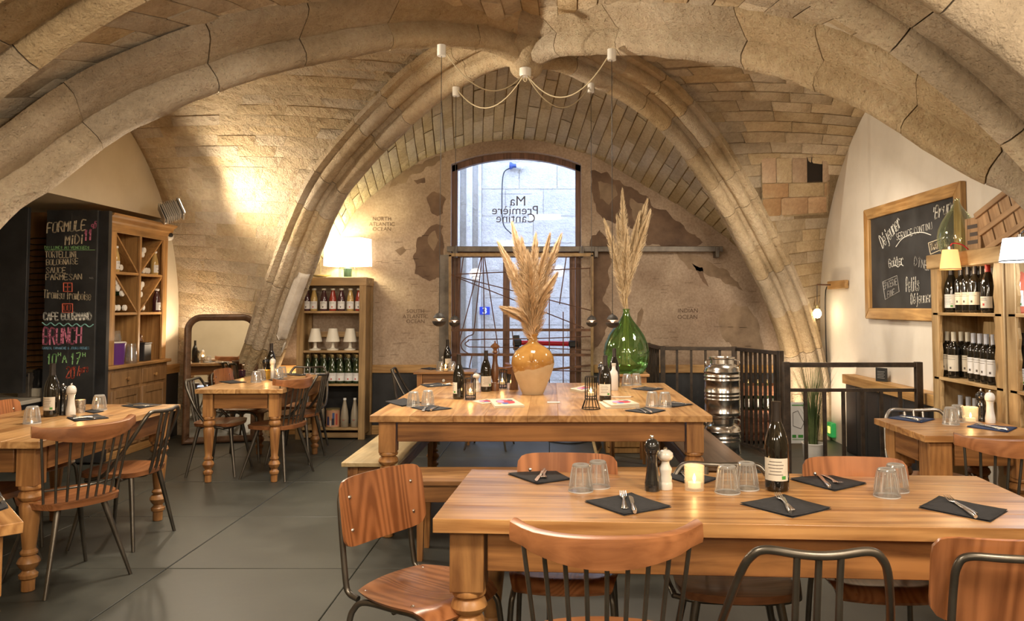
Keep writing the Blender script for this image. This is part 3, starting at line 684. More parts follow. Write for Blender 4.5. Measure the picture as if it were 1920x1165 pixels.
def table(name, label, cx, cy, w, d, rz=0, group=None, along='X', H=.755, th=.035, np=5, leg=.085, apron=.125, over=.045, fat=1.0, top=None, ends=False):
    t = thing(name, label, 'table', (cx, cy, 0), rz, group); random.seed(int(cx*100+cy*1000))
    tm_ = top or (M_TOPX if along == 'X' else M_TOPY); span = d if along == 'X' else w; L0 = w if along == 'X' else d
    cuts = [0]; ws = [random.uniform(.8, 1.2) for _ in range(np)]; s = sum(ws)
    for q in ws: cuts.append(cuts[-1]+q/s*span)
    for i in range(np):
        a = cuts[i]-span/2+(.0003 if i else 0); b = cuts[i+1]-span/2-(.0003 if i < np-1 else 0); m = MB(); dz = random.uniform(-.0002, .0002)
        if along == 'X': m.bx(-w/2, a, H-th, w/2, b, H+dz)
        else: m.bx(a, -d/2, H-th, b, d/2, H+dz)
        o = m.build('plank', tm_, t, bevel=.0016 if 0 < i < np-1 else .0022, seg=2)
    zt = H-th
    prof, zb = turned(zt, fat, leg, apron+.07)
    lm = MB().lathe(fix_prof(prof), 18).mesh('leg', M_LEG); bk = MB().box((0, 0, (zb+zt)/2), (leg, leg, zt-zb)).mesh('block', M_LEG, False)
    for sx in (-1, 1):
        for sy in (-1, 1):
            o = bpy.data.objects.new('leg', lm); COL.objects.link(o); o.parent = t; x = sx*(w/2-over-leg/2); y = sy*(d/2-over-leg/2); o.location = (x, y, 0)
            b = bpy.data.objects.new('leg_block', bk); COL.objects.link(b); b.parent = o; md = b.modifiers.new('b', 'BEVEL'); md.width = .004; md.segments = 2
    ins = .012; xx = w/2-over-ins; yy_ = d/2-over-ins
    for sy in (-1, 1): MB().bx(-xx+leg, sy*yy_-.011, zt-apron, xx-leg, sy*yy_+.011, zt).build('apron', M_APX, t, bevel=.003)
    for sx in (-1, 1): MB().bx(sx*xx-.011, -yy_+leg, zt-apron, sx*xx+.011, yy_-leg, zt).build('apron', M_APY, t, bevel=.003)
    return t
big = table('dining_table', 'big square pine table under the pampas vase with benches round it', -.06, 5.80, 2.09, 2.04, 0, along='Y', np=9, leg=.105, fat=1.25, th=.04)
front = table('dining_table', 'long pine table in front, laid with five black napkins and ringed by chairs', 0, 0, 2.0, .74, 0, along='X', np=5, leg=.11, fat=1.2, apron=.13, th=.045)
RZ2 = R(-3.6); c = Vector((-.325, 3.215, 0))+Matrix.Rotation(RZ2, 3, 'Z') @ Vector((1.0, -.37, 0)); front.location = c; front.rotation_euler = (0, 0, RZ2)
left = table('dining_table', 'pine table by the menu board with wine bottle and grinders', -2.955, 4.60, .87, 1.47, 0, along='Y', np=5, leg=.095, fat=1.15)
mid = table('dining_table', 'small pine table in front of the tall mirror', -2.525, 6.97, .70, 1.36, 0, along='Y', np=4, leg=.08, fat=1.0)
mid.rotation_euler.z = R(1.5)
rt = table('dining_table', 'pine table beside the wine shelves with blue napkins', 2.255, 4.36, .66, .63, 0, along='X', np=4, leg=.12, fat=1.35, apron=.13)
cor = table('dining_table', 'table corner cut off at the lower left edge', 0, 0, .8, .8, 0, along='X', np=4, leg=.1, fat=1.1)
ra = R(-47.5); e1 = Vector((cos(ra), sin(ra), 0)); e2 = Vector((-sin(ra), cos(ra), 0))*-1
c = Vector((-1.63, 2.44, 0))-e1*.4+e2*.4*1.0; cor.location = c; cor.rotation_euler = (0, 0, ra)
# side table with a drawer by the door
t = thing('side_table', 'small tapered-leg pine table with one drawer under the grille', 'table', (-1.10, 8.22, 0))
for i in range(3): MB().bx(-.31, -.21+i*.14+.0006, .725, .31, -.07+i*.14-.0006, .75).build('plank', M_TOPX, t, bevel=.004)
for sx in (-1, 1):
    for sy in (-1, 1):
        x, y = sx*.25, sy*.155; m = MB(); m.add([(x-.016,y-.016,0),(x+.016,y-.016,0),(x+.016,y+.016,0),(x-.016,y+.016,0),(x-.027,y-.027,.725),(x+.027,y-.027,.725),(x+.027,y+.027,.725),(x-.027,y+.027,.725)], [(0,3,2,1),(4,5,6,7),(0,1,5,4),(1,2,6,5),(2,3,7,6),(3,0,4,7)]); m.build('leg', M_LEG, t, smooth=False)
MB().bx(-.22, .14, .6, .22, .16, .725).build('apron', M_APX, t)
for s in (-1, 1): MB().bx(s*.255-.01, -.13, .6, s*.255+.01, .13, .725).build('apron', M_APY, t)
dr = MB().bx(-.222, -.178, .605, .222, -.155, .72).build('drawer', M_APX, t, bevel=.004)
MB().lathe([(.006, 0), (.007, .012), (.015, .02), (.014, .028), (0, .031)], 12, M=Matrix.Rotation(R(90), 4, 'X')).build('knob', plain('glass_knob', (.7, .68, .62), .2), dr, loc=(0, -.178, .662))
# ================================================================== BENCHES
def bench(label, x0, x1, y0, y1, along, topmat, dark=False):
    w, d = x1-x0, y1-y0; t = thing('bench', label, 'bench', ((x0+x1)/2, (y0+y1)/2, 0))
    MB().bx(-w/2, -d/2, .425, w/2, d/2, .455).build('seat', topmat, t, bevel=.006)
    if along == 'Y':
        for s in (-1, 1): MB().bx(s*(w/2-.035)-.01, -d/2+.06, .33, s*(w/2-.035)+.01, d/2-.06, .425).build('apron', M_APY, t, bevel=.003)
        for s in (-1, 1): MB().bx(-w/2+.05, s*(d/2-.07)-.01, .33, w/2-.05, s*(d/2-.07)+.01, .425).build('apron', M_APX, t, bevel=.003)
    else:
        for s in (-1, 1): MB().bx(-w/2+.06, s*(d/2-.035)-.01, .33, w/2-.06, s*(d/2-.035)+.01, .425).build('apron', M_APX, t, bevel=.003)
        for s in (-1, 1): MB().bx(s*(w/2-.07)-.01, -d/2+.05, .33, s*(w/2-.07)+.01, d/2-.05, .425).build('apron', M_APY, t, bevel=.003)
    for sx in (-1, 1):
        for sy in (-1, 1):
            x = sx*(w/2-.07); y = sy*(d/2-.07); k = .024
            m = MB(); m.add([(x-k+.008*(sx < 0),y-k,0),(x+k-.012,y-k,0),(x+k-.012,y+k-.01,0),(x-k+.008*(sx < 0),y+k-.01,0),(x-k,y-k,.425),(x+k,y-k,.425),(x+k,y+k,.425),(x-k,y+k,.425)], [(0,3,2,1),(4,5,6,7),(0,1,5,4),(1,2,6,5),(2,3,7,6),(3,0,4,7)]); m.build('leg', M_LEG, t, smooth=False)
    return t
M_PALEY = wood('pale_bench_pine', (.46, .33, .16), (.66, .52, .30), 'Y', .7, .4, True, var=.04, ringy=.3)
M_DKY = wood('dark_bench_wood', (.10, .055, .03), (.20, .12, .07), 'Y', .7, .3, False, var=.04, coat=.1)
M_DKX = wood('brown_bench_wood', (.22, .10, .035), (.40, .21, .08), 'X', .7, .35, True, var=.04, coat=.1)
bench('pale topped bench along the left side of the big square table', -1.30, -.95, 4.87, 6.75, 'Y', M_PALEY)
bench('dark topped bench on the right of the square table by steel drums', .87, 1.22, 4.75, 6.7, 'Y', M_DKY)
bench('brown pine bench along the near side of the big square table', -.80, .78, 4.36, 4.74, 'X', M_DKX)
# ================================================================== CHAIRS  (front towards +X, origin below the seat centre)
M_CHW = wood('chair_beech', (.23, .085, .03), (.38, .155, .06), 'Y', 1.1, .33, False, .25, ringy=.6, var=.1)
M_PLY = wood('plywood_beech', (.21, .072, .024), (.41, .16, .06), 'Z', .55, .30, False, .35, ringy=1.0, var=.07)
M_PLYS = wood('plywood_seat', (.24, .085, .03), (.42, .17, .066), 'X', .55, .28, False, .35, ringy=1.0, var=.07)
M_TUBE = speck('gunmetal_tube', (.10, .09, .075), (.17, .15, .125), 5, .36, .03, metal=.85)
M_RAW = speck('brushed_steel_tube', (.30, .28, .25), (.42, .40, .37), 5, .32, .03, metal=.9)
M_SCREW = plain('screw', (.75, .72, .68), .25, 1)
def seat_mesh(w=.42, d=.40, th=.03, dish=.018, drop=.0, z=.445, n=10, roundy=.35):
    """saddle seat: rounded plan, dished top"""
    m = MB(); top = []; P = []
    for i in range(n+1):
        row = []
        for j in range(n+1):
            u = -1+2*i/n; v = -1+2*j/n
            # squircle mapping
            x = u*sqrt(max(0, 1-roundy*v*v)); y = v*sqrt(max(0, 1-roundy*u*u))
            rr = min(1, max(abs(u), abs(v))); z_ = z-dish*(1-rr**2)*(1 if u < .6 else .6)-(drop*max(0, u-.55)**2*5 if drop else 0)
            row.append((x*d/2, y*w/2*(1.0+.04*u), z_-(.004 if rr > .99 else 0)))
        P.append(row)
    m.grid(P); k = len(m.v); bot = [(x*.97, y*.97, zz-th+dish*.4*0) for x, y, zz in m.v]
    m.v += bot; c = n+1
    for f in list(m.f): m.f.append([i+k for i in reversed(f)])
    ring = [(0, j) for j in range(n)]+[(i, n) for i in range(n)]+[(n, j) for j in range(n, 0, -1)]+[(i, 0) for i in range(n, 0, -1)]
    ids = [i*c+j for i, j in ring]
    for a in range(len(ids)): b = (a+1) % len(ids); m.f.append([ids[a], ids[b], ids[b]+k, ids[a]+k])
    return m
def cone_leg(a, b, r0=.017, r1=.009): return MB().tube([a, b], [r0, r1], 10)
def chair_a(label):
    t = thing('spindle_chair', label, 'chair')
    seat_mesh(.43, .42, .032).build('seat', M_CHW, t, ang=.9)
    # crest rail: curved, thicker in the middle
    m = MB(); G = []
    for i in range(17):
        v = -1+2*i/16; y = v*.255; x = -.235+.10*v*v+(.012 if abs(v) > .8 else 0); c = Vector((x, y, .785+.018*abs(v)**3)); h = .030-.009*abs(v)**2+(.006 if abs(v) > .9 else 0); w = .016+.006*abs(v)
        h2 = h*(1+.25*cos(v*2.2)) ; n_ = Vector((1, -.2*v*2, 0)).normalized(); dz = -.012*(1-v*v)
        G.append([tuple(c+n_*a+Vector((0, 0, b+dz*(b < 0)))) for a, b in ((-w, -h2), (w, -h2), (w*1.2, -h2*.3), (w, h), (w*.2, h*1.18), (-w, h), (-w*1.2, -h2*.3))])
    m.grid([g+[g[0]] for g in G]); m.f.append(list(range(7))); m.f.append([16*8+j for j in range(7)][::-1])
    m.build('crest_rail', M_CHW, t, ang=.9)
    for i in range(9):
        v = -1+2*i/8; a = Vector((-.165+.05*v*v, v*.185, .44)); b = Vector((-.232+.095*(v*.88)**2, v*.225, .775))
        MB().tube([a, b], .0065, 8).build('spindle', M_TUBE, t)
    MB().tube([(-.168+.05*v*v, v*.185, .505) for v in [-1+2*i/8 for i in range(9)]], .0055, 6).build('spindle_rail', M_TUBE, t)
    for sx in (-1, 1):
        for sy in (-1, 1): cone_leg((sx*.11, sy*.11, .42), (sx*.21, sy*.215, 0)).build('leg', M_TUBE, t)
    MB().bx(-.13, -.13, .412, .13, .13, .418).build('seat_plate', M_TUBE, t)
    return t
def chair_b(label, mt):
    t = thing('hoop_back_chair', label, 'chair')
    seat_mesh(.42, .40, .028).build('seat', M_CHW, t, ang=.9)
    pts = [(.10, .215, .405), (-.02, .235, .44), (-.12, .225, .56), (-.21, .19, .72), (-.235, .165, .775), (-.245, .13, .795), (-.262, .05, .79), (-.265, 0, .788)]
    pts += [(x, -y, z) for x, y, z in pts[-2::-1]]
    MB().tube(smoothpts(pts, 6), .0115, 10).build('hoop', mt, t)
    for y in (-.055, 0, .055):
        MB().tube(smoothpts([(-.262, y, .79), (-.245, y, .70), (-.215, y, .52), (-.19, y, .43), (-.15, y, .405), (-.08, y*1.3, .405)], 4), .0095, 8).build('back_bar', mt, t)
    MB().tube(smoothpts([(.10, .215, .405), (.14, .12, .403), (.14, -.12, .403), (.10, -.215, .405)], 5), .010, 8).build('seat_frame', mt, t)
    MB().tube([(-.10, .20, .405), (-.10, -.20, .405)], .010, 8).build('seat_frame', mt, t)
    for sx in (-1, 1):
        for sy in (-1, 1): cone_leg((sx*.13, sy*.14, .41), (sx*.20, sy*.215, 0), .016, .010).build('leg', mt, t)
    return t
def ply_panel(w, h, th, curve, n=14, k=8, rc=.18):
    """curved plywood shell in the YZ plane with rounded corners, bulging towards -X"""
    P = []
    for i in range(n+1):
        row = []
        for j in range(k+1):
            u = -1+2*i/n; v = -1+2*j/k
            e = 8.0; q = (abs(u)**e+abs(v)**e)**(1/e); mx_ = max(abs(u), abs(v)); s = (mx_/q if q > 0 else 1)
            y = u*s*w/2; z = v*s*h/2*(1-.04*u*u)
            row.append((curve*(u*s)**2, y, z))
        P.append(row)
    m = MB(); m.grid(P); c = len(m.v); m.v += [(x-th, y, z) for x, y, z in m.v]
    for f in list(m.f): m.f.append([i+c for i in reversed(f)])
    q = k+1; ring = [(0, j) for j in range(k)]+[(i, k) for i in range(n)]+[(n, j) for j in range(k, 0, -1)]+[(i, 0) for i in range(n, 0, -1)]
    ids = [i*q+j for i, j in ring]
    for a in range(len(ids)): b = (a+1) % len(ids); m.f.append([ids[a], ids[b], ids[b]+c, ids[a]+c])
    return m
def chair_c(label):
    t = thing('school_chair', label, 'chair')
    s = seat_mesh(.40, .40, .010, dish=.022, drop=.035, z=.472, n=12, roundy=.30); s.build('seat', M_PLYS, t, ang=.9)
    b = ply_panel(.40, .235, .010, .035).build('backrest', M_PLY, t, ang=.9, loc=(-.235, 0, .715), rot=(0, R(-9), 0))
    hp = [(-.16, .165, .443), (-.205, .165, .455), (-.222, .165, .50), (-.252, .162, .70), (-.262, .155, .765), (-.268, .13, .79), (-.285, .06, .793), (-.29, 0, .793)]
    hp += [(x, -y, z) for x, y, z in hp[-2::-1]]
    MB().tube(smoothpts(hp, 5), .0105, 10).build('back_frame', M_TUBE, t)
    for sy in (-1, 1):
        MB().tube(smoothpts([(-.22, sy*.20, 0), (-.185, sy*.185, .34), (-.165, sy*.175, .415), (-.12, sy*.168, .44), (0, sy*.165, .442), (.10, sy*.165, .442), (.155, sy*.172, .415), (.175, sy*.18, .34), (.205, sy*.195, 0)], 6), .0105, 10).build('leg', M_TUBE, t)
    MB().tube([(0, -.165, .432), (0, .165, .432)], .009, 8).build('stretcher', M_TUBE, t)
    for y, z in ((-.15, .05), (-.15, -.06), (.15, .05), (.15, -.06)):
        MB().lathe([(0, .0), (.007, 0), (.007, .002), (.003, .0045), (0, .005)][::1], 10, M=Matrix.Translation((.035*(y/.2)**2+.0, y, z)) @ Matrix.Rotation(R(90), 4, 'Y')).build('screw', M_SCREW, b)
    for x, y in ((-.15, -.14), (-.15, .14), (.08, -.16), (.08, .16)):
        MB().lathe([(0, 0), (.007, 0), (.007, .002), (.003, .004), (0, .005)], 10).build('screw', M_SCREW, t, loc=(x, y, .462+ (.004 if abs(y) > .15 else 0)))
    return t
LST = []
def put(kind, label, x, y, deg):
    key = kind
    if key not in PROT:
        o = {'a': lambda: chair_a(label), 'b': lambda: chair_b(label, M_TUBE), 'r': lambda: chair_b(label, M_RAW), 'c': lambda: chair_c(label)}[kind]()
        PROT[key] = o; o.location = (x, y, 0); o.rotation_euler = (0, 0, R(deg)); o['label'] = label; return o
    return dup(PROT[key], (x, y, 0), R(deg), label)
PROT = {}
put('c', 'plywood school chair at the left end of the long front table', -.42, 2.70, -33)
put('c', 'plywood school chair behind the front table, back to the near bench', .05, 2.92, -94)
put('b', 'hoop-backed metal chair behind the front table, between two plywood chairs', .655, 2.87, -94)
put('c', 'plywood school chair behind the front table beside the tall wine bottle', 1.165, 2.84, -94)
put('a', 'spindle chair with curved crest rail at the near side of the front table', .155, 2.30, 88)
put('b', 'hoop-backed metal chair pulled up to the near side of the front table', .695, 2.27, 87)
put('c', 'plywood school chair with tube frame at the near right of the front table', 1.20, 2.25, 86)
put('a', 'spindle chair at the near right side of the table by the menu board', -2.52, 4.12, 150)
put('b', 'hoop-backed chair at the far right side of the table by the menu board', -2.60, 4.80, 176)
put('c', 'plywood school chair on the far left side of the menu board table', -3.21, 4.86, 0)
put('a', 'chair on the near left of the menu board table, only its seat showing', -3.05, 4.20, 5)
put('b', 'hoop-backed metal chair at the near left side of the mirror table', -2.84, 6.75, 3)
put('a', 'spindle chair with curved crest at the right of the mirror table', -2.30, 6.62, 166)
put('b', 'hoop-backed chair at the far right corner of the mirror table', -2.36, 7.28, 178)
put('c', 'plywood chair on the far left of the mirror table, close to the mirror', -2.88, 7.40, 0)
put('b', 'hoop-backed chair at the far end of the mirror table by the bookcase', -2.50, 7.85, -90)
put('b', 'hoop-backed metal chair at the left end of the drawer table', -1.33, 7.86, 6)
put('a', 'spindle chair before the glass door to the right of the drawer table', -.62, 7.95, 172)
put('r', 'bright steel hoop-backed chair behind the table with blue napkins', 2.20, 4.50, -90)
put('a', 'spindle chair at the near side of the table with blue napkins', 2.13, 3.78, 90)
# ================================================================== CHALK LETTERING (single strokes drawn as thin ribbons of chalk)
GL = {'A': '02 28 42|15 35', 'B': '02 08 38 47 45 05|35 44 43 32 02', 'C': '47 38 18 07 03 12 32 43', 'D': '02 08 28 46 44 22 02', 'E': '48 08 02 42|05 35', 'F': '48 08 02|05 35',
'G': '47 38 18 07 03 12 32 43 45 25', 'H': '08 02|48 42|05 45', 'I': '22 28', 'J': '48 43 32 12 03', 'K': '08 02|48 05 42', 'L': '08 02 42', 'M': '02 08 25 48 42', 'N': '02 08 42 48',
'O': '18 07 03 12 32 43 47 38 18', 'P': '02 08 38 47 46 35 05', 'R': '02 08 38 47 46 35 05|25 42', 'S': '47 38 18 07 16 34 43 32 12 03', 'T': '08 48|28 22', 'U': '08 03 12 32 43 48', 'V': '08 22 48',
'X': '02 48|08 42', 'Y': '08 25 48|25 22', '0': '18 07 03 12 32 43 47 38 18', '1': '16 28 22', '2': '07 18 38 47 46 02 42', '7': '08 48 12|15 35', '9': '46 35 15 06 07 18 38 47 42', '3': '07 18 38 47 35 44 43 32 12 03',
'a': '45 36 16 05 03 12 32 43|46 43 42', 'b': '08 02 32 43 45 36 05', 'c': '45 36 16 05 03 12 32 43', 'd': '48 42|45 36 16 05 03 12 32 43', 'e': '04 44 45 36 16 05 03 12 32 43', 'f': '38 27 22|15 35',
'g': '45 36 16 05 03 12 32 43|46 41 30 10', 'h': '08 02|05 26 36 45 42', 'i': '26 22|28 27', 'j': '36 31 20 10|38 37', 'l': '28 22 32', 'm': '06 02|05 16 25 22|25 36 45 42', 'n': '06 02|05 26 36 45 42',
'o': '16 05 03 12 32 43 45 36 16', 'p': '06 00|05 16 36 45 43 32 12 03', 'r': '06 02|04 26 36 45', 's': '45 36 16 05 34 43 32 12 03', 't': '28 23 32 42|16 36', 'u': '06 03 12 32 43|46 42', 'w': '06 12 24 32 46',
'é': '04 44 45 36 16 05 03 12 32 43|27 38', 'É': '48 08 02 42|05 35|29 39', 'û': '06 03 12 32 43|46 42|17 28 37', 'Î': '22 27|18 29 38', 'ç': '45 36 16 05 03 12 32 43', ',': '12 01', '&': '42 06 17 28 37 03 12 22 44', '€': '47 38 18 07 03 12 32 43|04 24|06 26',
'/': '00 48', '+': '25 25|22 28|05 45', '-': '05 45', "'": '28 26', '.': '12 13', '!': '28 24|22 23'}
def chalk(parent, mat, s, bl, br, tl, r=.006, narrow=.8, slant=0, jit=.0, lift=None, lower=False):
    r = r*.62
    """letters written between bottom-left and bottom-right, as tall as top-left, in the plane of the three points"""
    u = br-bl; v = (tl-bl); n = u.cross(v).normalized(); n = n if n.dot(CAM-bl) > 0 else -n
    adv = {'I': 3, 'i': 3, 'l': 3, ' ': 3, ',': 3, "'": 3, 'm': 5.2, 'M': 5.4, '.': 3}
    adv = {k: v+.5 for k, v in adv.items()}; tot = sum(adv.get(c, 5.7) for c in s)-1.5; x = 0; m = MB(); ul = u/tot; vl = v/6
    for c in s:
        st = GL.get(c)
        if st:
            a0 = adv.get(c, 5.7); ox = -1 if a0 == 3.5 and c not in ' ' else 0; wob = random.uniform(-.35, .35)*jit
            for k in st.split('|'):
                P = []
                for q in k.split():
                    gx, gy = int(q[0]), int(q[1])-2; P.append(bl+ul*(x+gx+ox+slant*gy)+vl*(gy+wob)+n*(r*.25))
                if len(P) == 1 or (P[0]-P[1]).length < 1e-6 and len(P) == 2: continue
                if len(P) > 2: P = smoothpts(P, 3)
                # flat ribbon
                for i in range(len(P)-1):
                    d = (P[i+1]-P[i])
                    if d.length < 1e-6: continue
                    w = n.cross(d.normalized())*r; e = d.normalized()*r*.6; A, B = P[i]-e, P[i+1]+e
                    k0 = len(m.v); zz = n*r*.25
                    m.v += [tuple(A-w), tuple(B-w), tuple(B+w), tuple(A+w)]+[tuple(q-n*r*.3) for q in (A-w, B-w, B+w, A+w)]
                    m.f += [[k0, k0+1, k0+2, k0+3], [k0, k0+4, k0+5, k0+1], [k0+1, k0+5, k0+6, k0+2], [k0+2, k0+6, k0+7, k0+3], [k0+3, k0+7, k0+4, k0]]
        x += adv.get(c, 5.7)
    return m.build('lettering', mat, parent, smooth=False, fix=False)
def chalk_line(parent, mat, P, r=.005, name='chalk_line'):
    return MB().tube(P, r, 6).build(name, mat, parent)
CH = {k: plain('chalk_'+k, v, .9) for k, v in dict(white=(.82, .80, .74), cream=(.72, .62, .45), green=(.40, .72, .32), pink=(.80, .28, .42), red=(.72, .16, .10), teal=(.30, .62, .58), blue=(.30, .55, .72), dim=(.45, .43, .40)).items()}
M_SLATE = speck('slate_board', (.018, .018, .019), (.045, .045, .046), 3, .55, .03)
# ================================================================== LEFT NICHE
# menu board: tall black box with chalk lettering
YM = 7.05
def inv(o): return o
t = thing('menu_board', 'tall black chalkboard menu with pink, green and white lettering', 'chalkboard', (0, YM, 0))
a = PY(88, 394, YM); b = PY(184, 394, YM)
t.location = (a.x, YM, 0); o0 = Vector(t.location)
MB().bx(.0, 0, .02, b.x-a.x, .07, a.z).build('board', M_SLATE, t, bevel=.004)
MB().bx((b.x-a.x)*.49, -.0015, .02, (b.x-a.x)*.492, 0, a.z-.03).build('seam', plain('seam_grey', (.12, .12, .12), .6), t)
MB().bx(b.x-a.x, .02, .02, b.x-a.x+.09, .07, a.z-.005).build('side_board', M_BLKP, t)
def wr(s, x0, x1, yb, yt, mat, r=.006, slant=0, dy=0, jit=.6):
    chalk(t, mat, s, PY(x0, yb, YM-.002)-o0, PY(x1, yb+dy, YM-.002)-o0, PY(x0, yt, YM-.002)-o0, r, slant=slant, jit=jit)
wr('FORMULE', 88, 160, 437, 419, CH['cream'], .008, .15, -6); wr('MiDi', 122, 155, 459, 443, CH['cream'], .008, .1, -2)
wr('11', 158, 172, 452, 433, CH['pink'], .010, .1, -3); wr('90', 171, 180, 430, 422, CH['pink'], .006, .1, -3); wr('€', 177, 181, 420, 415, CH['pink'], .004, .1)
wr('DU LUNDi AU VENDREDi', 84, 167, 467, 462, CH['green'], .0035, 0, 0)
wr('TORTELLiNi', 85, 143, 483, 472, CH['cream'], .005); wr('BOLOGNAiSE', 87, 146, 497, 487, CH['cream'], .005, 0, -2)
wr('SAUCE', 87, 123, 512, 502, CH['cream'], .005); wr('PARMESAN', 86, 153, 525, 515, CH['cream'], .005, 0, -1); wr('NS', 168, 175, 523, 520, CH['dim'], .002)
wr('+', 122, 132, 545, 532, CH['red'], .006); wr('Tiramisu framboise', 82, 170, 559, 544, CH['cream'], .0045, .1, 4)
wr('OU', 120, 132, 583, 573, CH['red'], .006); wr('CAFE GOURMAND', 82, 171, 600, 587, CH['white'], .0085, 0, 0)
wr('BRUNCH', 81, 152, 646, 617, CH['pink'], .0105, .1, -3); wr('SAMEDi, DiMANCHE & JOURS FERiES', 79, 167, 655, 651, CH['blue'], .003)
wr('10', 88, 105, 682, 664, CH['green'], .0075, .1); wr('H', 109, 114, 668, 662, CH['green'], .005); wr('A', 117, 125, 680, 667, CH['green'], .007); wr('17', 132, 150, 683, 663, CH['green'], .0075, .1); wr('H', 155, 160, 669, 662, CH['green'], .005)
wr('20', 124, 139, 709, 689, CH['red'], .0075, .1); wr('€', 137, 142, 695, 688, CH['red'], .004); wr('/pers', 145, 165, 701, 688, CH['red'], .005, .1, -4)
for x0, x1, y0_, y1_ in ((119, 135, 531, 547), (117, 136, 570, 586)):
    chalk_line(t, CH['red'], [PY(x, y, YM-.003)-o0 for x, y in ((x0, y0_), (x1, y0_), (x1, y1_), (x0, y1_), (x0, y0_))], .005, 'chalk_frame')
chalk_line(t, CH['green'], [PY(84, 469, YM-.003)-o0, PY(178, 469, YM-.003)-o0], .002)
chalk_line(t, CH['teal'], smoothpts([PY(79+i*8, 607+(3 if i % 2 else -2)+i*.3, YM-.003)-o0 for i in range(13)], 4), .005)
# black panel, bar counter, wooden rack with wire loops
MB_ = MB().bx(-5.6, 6.86, .66, PY(50, 500, 6.86).x, 6.90, 2.30); p = thing('notice_board', 'large blank black board standing on the counter at the far left', 'board', (-5.2, 6.88, 0)); MB_.v = [(x+5.2, y-6.88, z) for x, y, z in MB_.v]; MB_.build('board', M_BLKP, p, bevel=.004)
c = thing('bar_counter', 'low black counter with pale edge under the black panel', 'counter', (-5.0, 7.1, 0))
MB().bx(-.9, -.33, 0, .38, .3, .56).build('body', M_BLKP, c); MB().bx(-.92, -.36, .56, .40, .3, .595).build('worktop', plain('pale_edge', (.55, .50, .42), .4), c, bevel=.006)
rk = thing('wire_loop_rack', 'brown wooden board with a column of black wire loops', 'rack', (PY(62, 500, 7.4).x, 7.42, .95))
w = rk.location; zt = PY(60, 398, 7.4).z; zb = PY(60, 693, 7.4).z
MB().bx(-.22, 0, zb-.95, .26, .02, zt-.95).build('board', wood('rack_board', (.20, .09, .03), (.32, .15, .05), 'Z', .8, .5), rk)
for i in range(12):
    z = PY(70, 448+i*21.8, 7.4).z-.95; MB().tube(smoothpts([(.24, -.02, z), (.04, -.08, z), (-.0, -.10, z-.03), (.04, -.09, z-.06), (.24, -.02, z-.05)], 4), .005, 6).build('wire_loop', plain('black_wire', (.02, .018, .015), .35, .6), rk)
g = thing('grey_box', 'upright grey metal box on the counter beside the black panel', 'box', PZ(50, 742, .595)); g.location.y = 7.15; g.location.x = PY(50, 740, 7.15).x; g.location.z = .595
MB().bx(-.05, -.05, 0, .05, .05, .22).build('case', M_STEEL, g, bevel=.004); MB().bx(-.04, -.053, .19, .04, -.05, .205).build('slot', M_BLKP, g)
g = thing('coffee_grinder', 'small black machine on the counter behind the menu board', 'machine', (PY(72, 740, 7.2).x, 7.2, .595))
MB().box((0, 0, .04), (.10, .12, .08)).build('base', plain('ivory_plastic', (.6, .55, .45), .4), g, bevel=.01); MB().lathe([(.05, .08), (.055, .12), (.04, .18), (.05, .2), (.05, .24), (0, .26)], 16).build('body', plain('black_plastic', (.02, .02, .02), .25), g)
# ---- wine cabinet built into the niche; front faces +X, its plane at X=-4.1
M_CAB = wood('cabinet_oak', (.30, .15, .05), (.50, .28, .10), 'Z', .9, .45, False, .1); M_CABY = wood('cabinet_oak_cross', (.30, .15, .05), (.50, .28, .10), 'Y', .9, .45, False, .1)
M_CABD = wood('cabinet_oak_dark', (.22, .12, .05), (.38, .22, .10), 'Z', .9, .35, False, .3)
cb = thing('wine_cabinet', 'tall oak cabinet with cross dividers for bottles over drawers and doors', 'cabinet', (-4.1, 7.72, 0))
Y0, Y1 = 7.19-7.72, 8.31-7.72; ym = 7.765-7.72; ya, yb_ = 7.33-7.72, 8.22-7.72
MB().bx(-.40, Y0, .87, -.0, Y0+.03, 2.17).build('side_panel', M_CAB, cb); MB().bx(-.40, Y1-.03, .87, 0, Y1, 2.17).build('side_panel', M_CAB, cb)
MB().bx(-.41, Y0, .87, -.40, Y1, 2.17).build('back_panel', M_CAB, cb)
for a, b in ((Y0, ya), (yb_, Y1), (ym-.018, ym+.018)): MB().bx(-.02, a, .87, .003, b, 2.17).build('stile', M_CAB, cb, bevel=.003)
MB().bx(-.40, ym-.012, .87, -.02, ym+.012, 2.17).build('divider', M_CAB, cb)
MB().bx(-.02, Y0, 2.12, .005, Y1, 2.20).build('frieze', M_CABY, cb, bevel=.003)
for z in (1.35, 1.74):
    for a, b in ((Y0+.03, ym-.012), (ym+.012, Y1-.03)): MB().bx(-.40, a, z-.012, -.004, b, z+.012).build('shelf', M_CABY, cb)
for za, zb in ((1.362, 1.728), (1.752, 2.12)):
    for (p, q) in (((ya, zb), (ym-.02, za)), ((yb_, zb), (ym+.02, za))):
        d = Vector((0, q[0]-p[0], q[1]-p[1])).normalized(); n = Vector((0, -d.z, d.y))*.008; A = Vector((0, *p)); B = Vector((0, *q)); m = MB()
        m.add([(-.38, *(A-n).yz), (-.01, *(A-n).yz), (-.01, *(A+n).yz), (-.38, *(A+n).yz), (-.38, *(B-n).yz), (-.01, *(B-n).yz), (-.01, *(B+n).yz), (-.38, *(B+n).yz)], [(0,3,2,1),(4,5,6,7),(0,1,5,4),(1,2,6,5),(2,3,7,6),(3,0,4,7)])
        m.build('diagonal_board', M_CABY, cb)
m = MB(); prc = [(0, 2.17), (.01, 2.17), (.02, 2.20), (.035, 2.215), (.045, 2.25), (.075, 2.265), (.085, 2.285), (0, 2.285)]
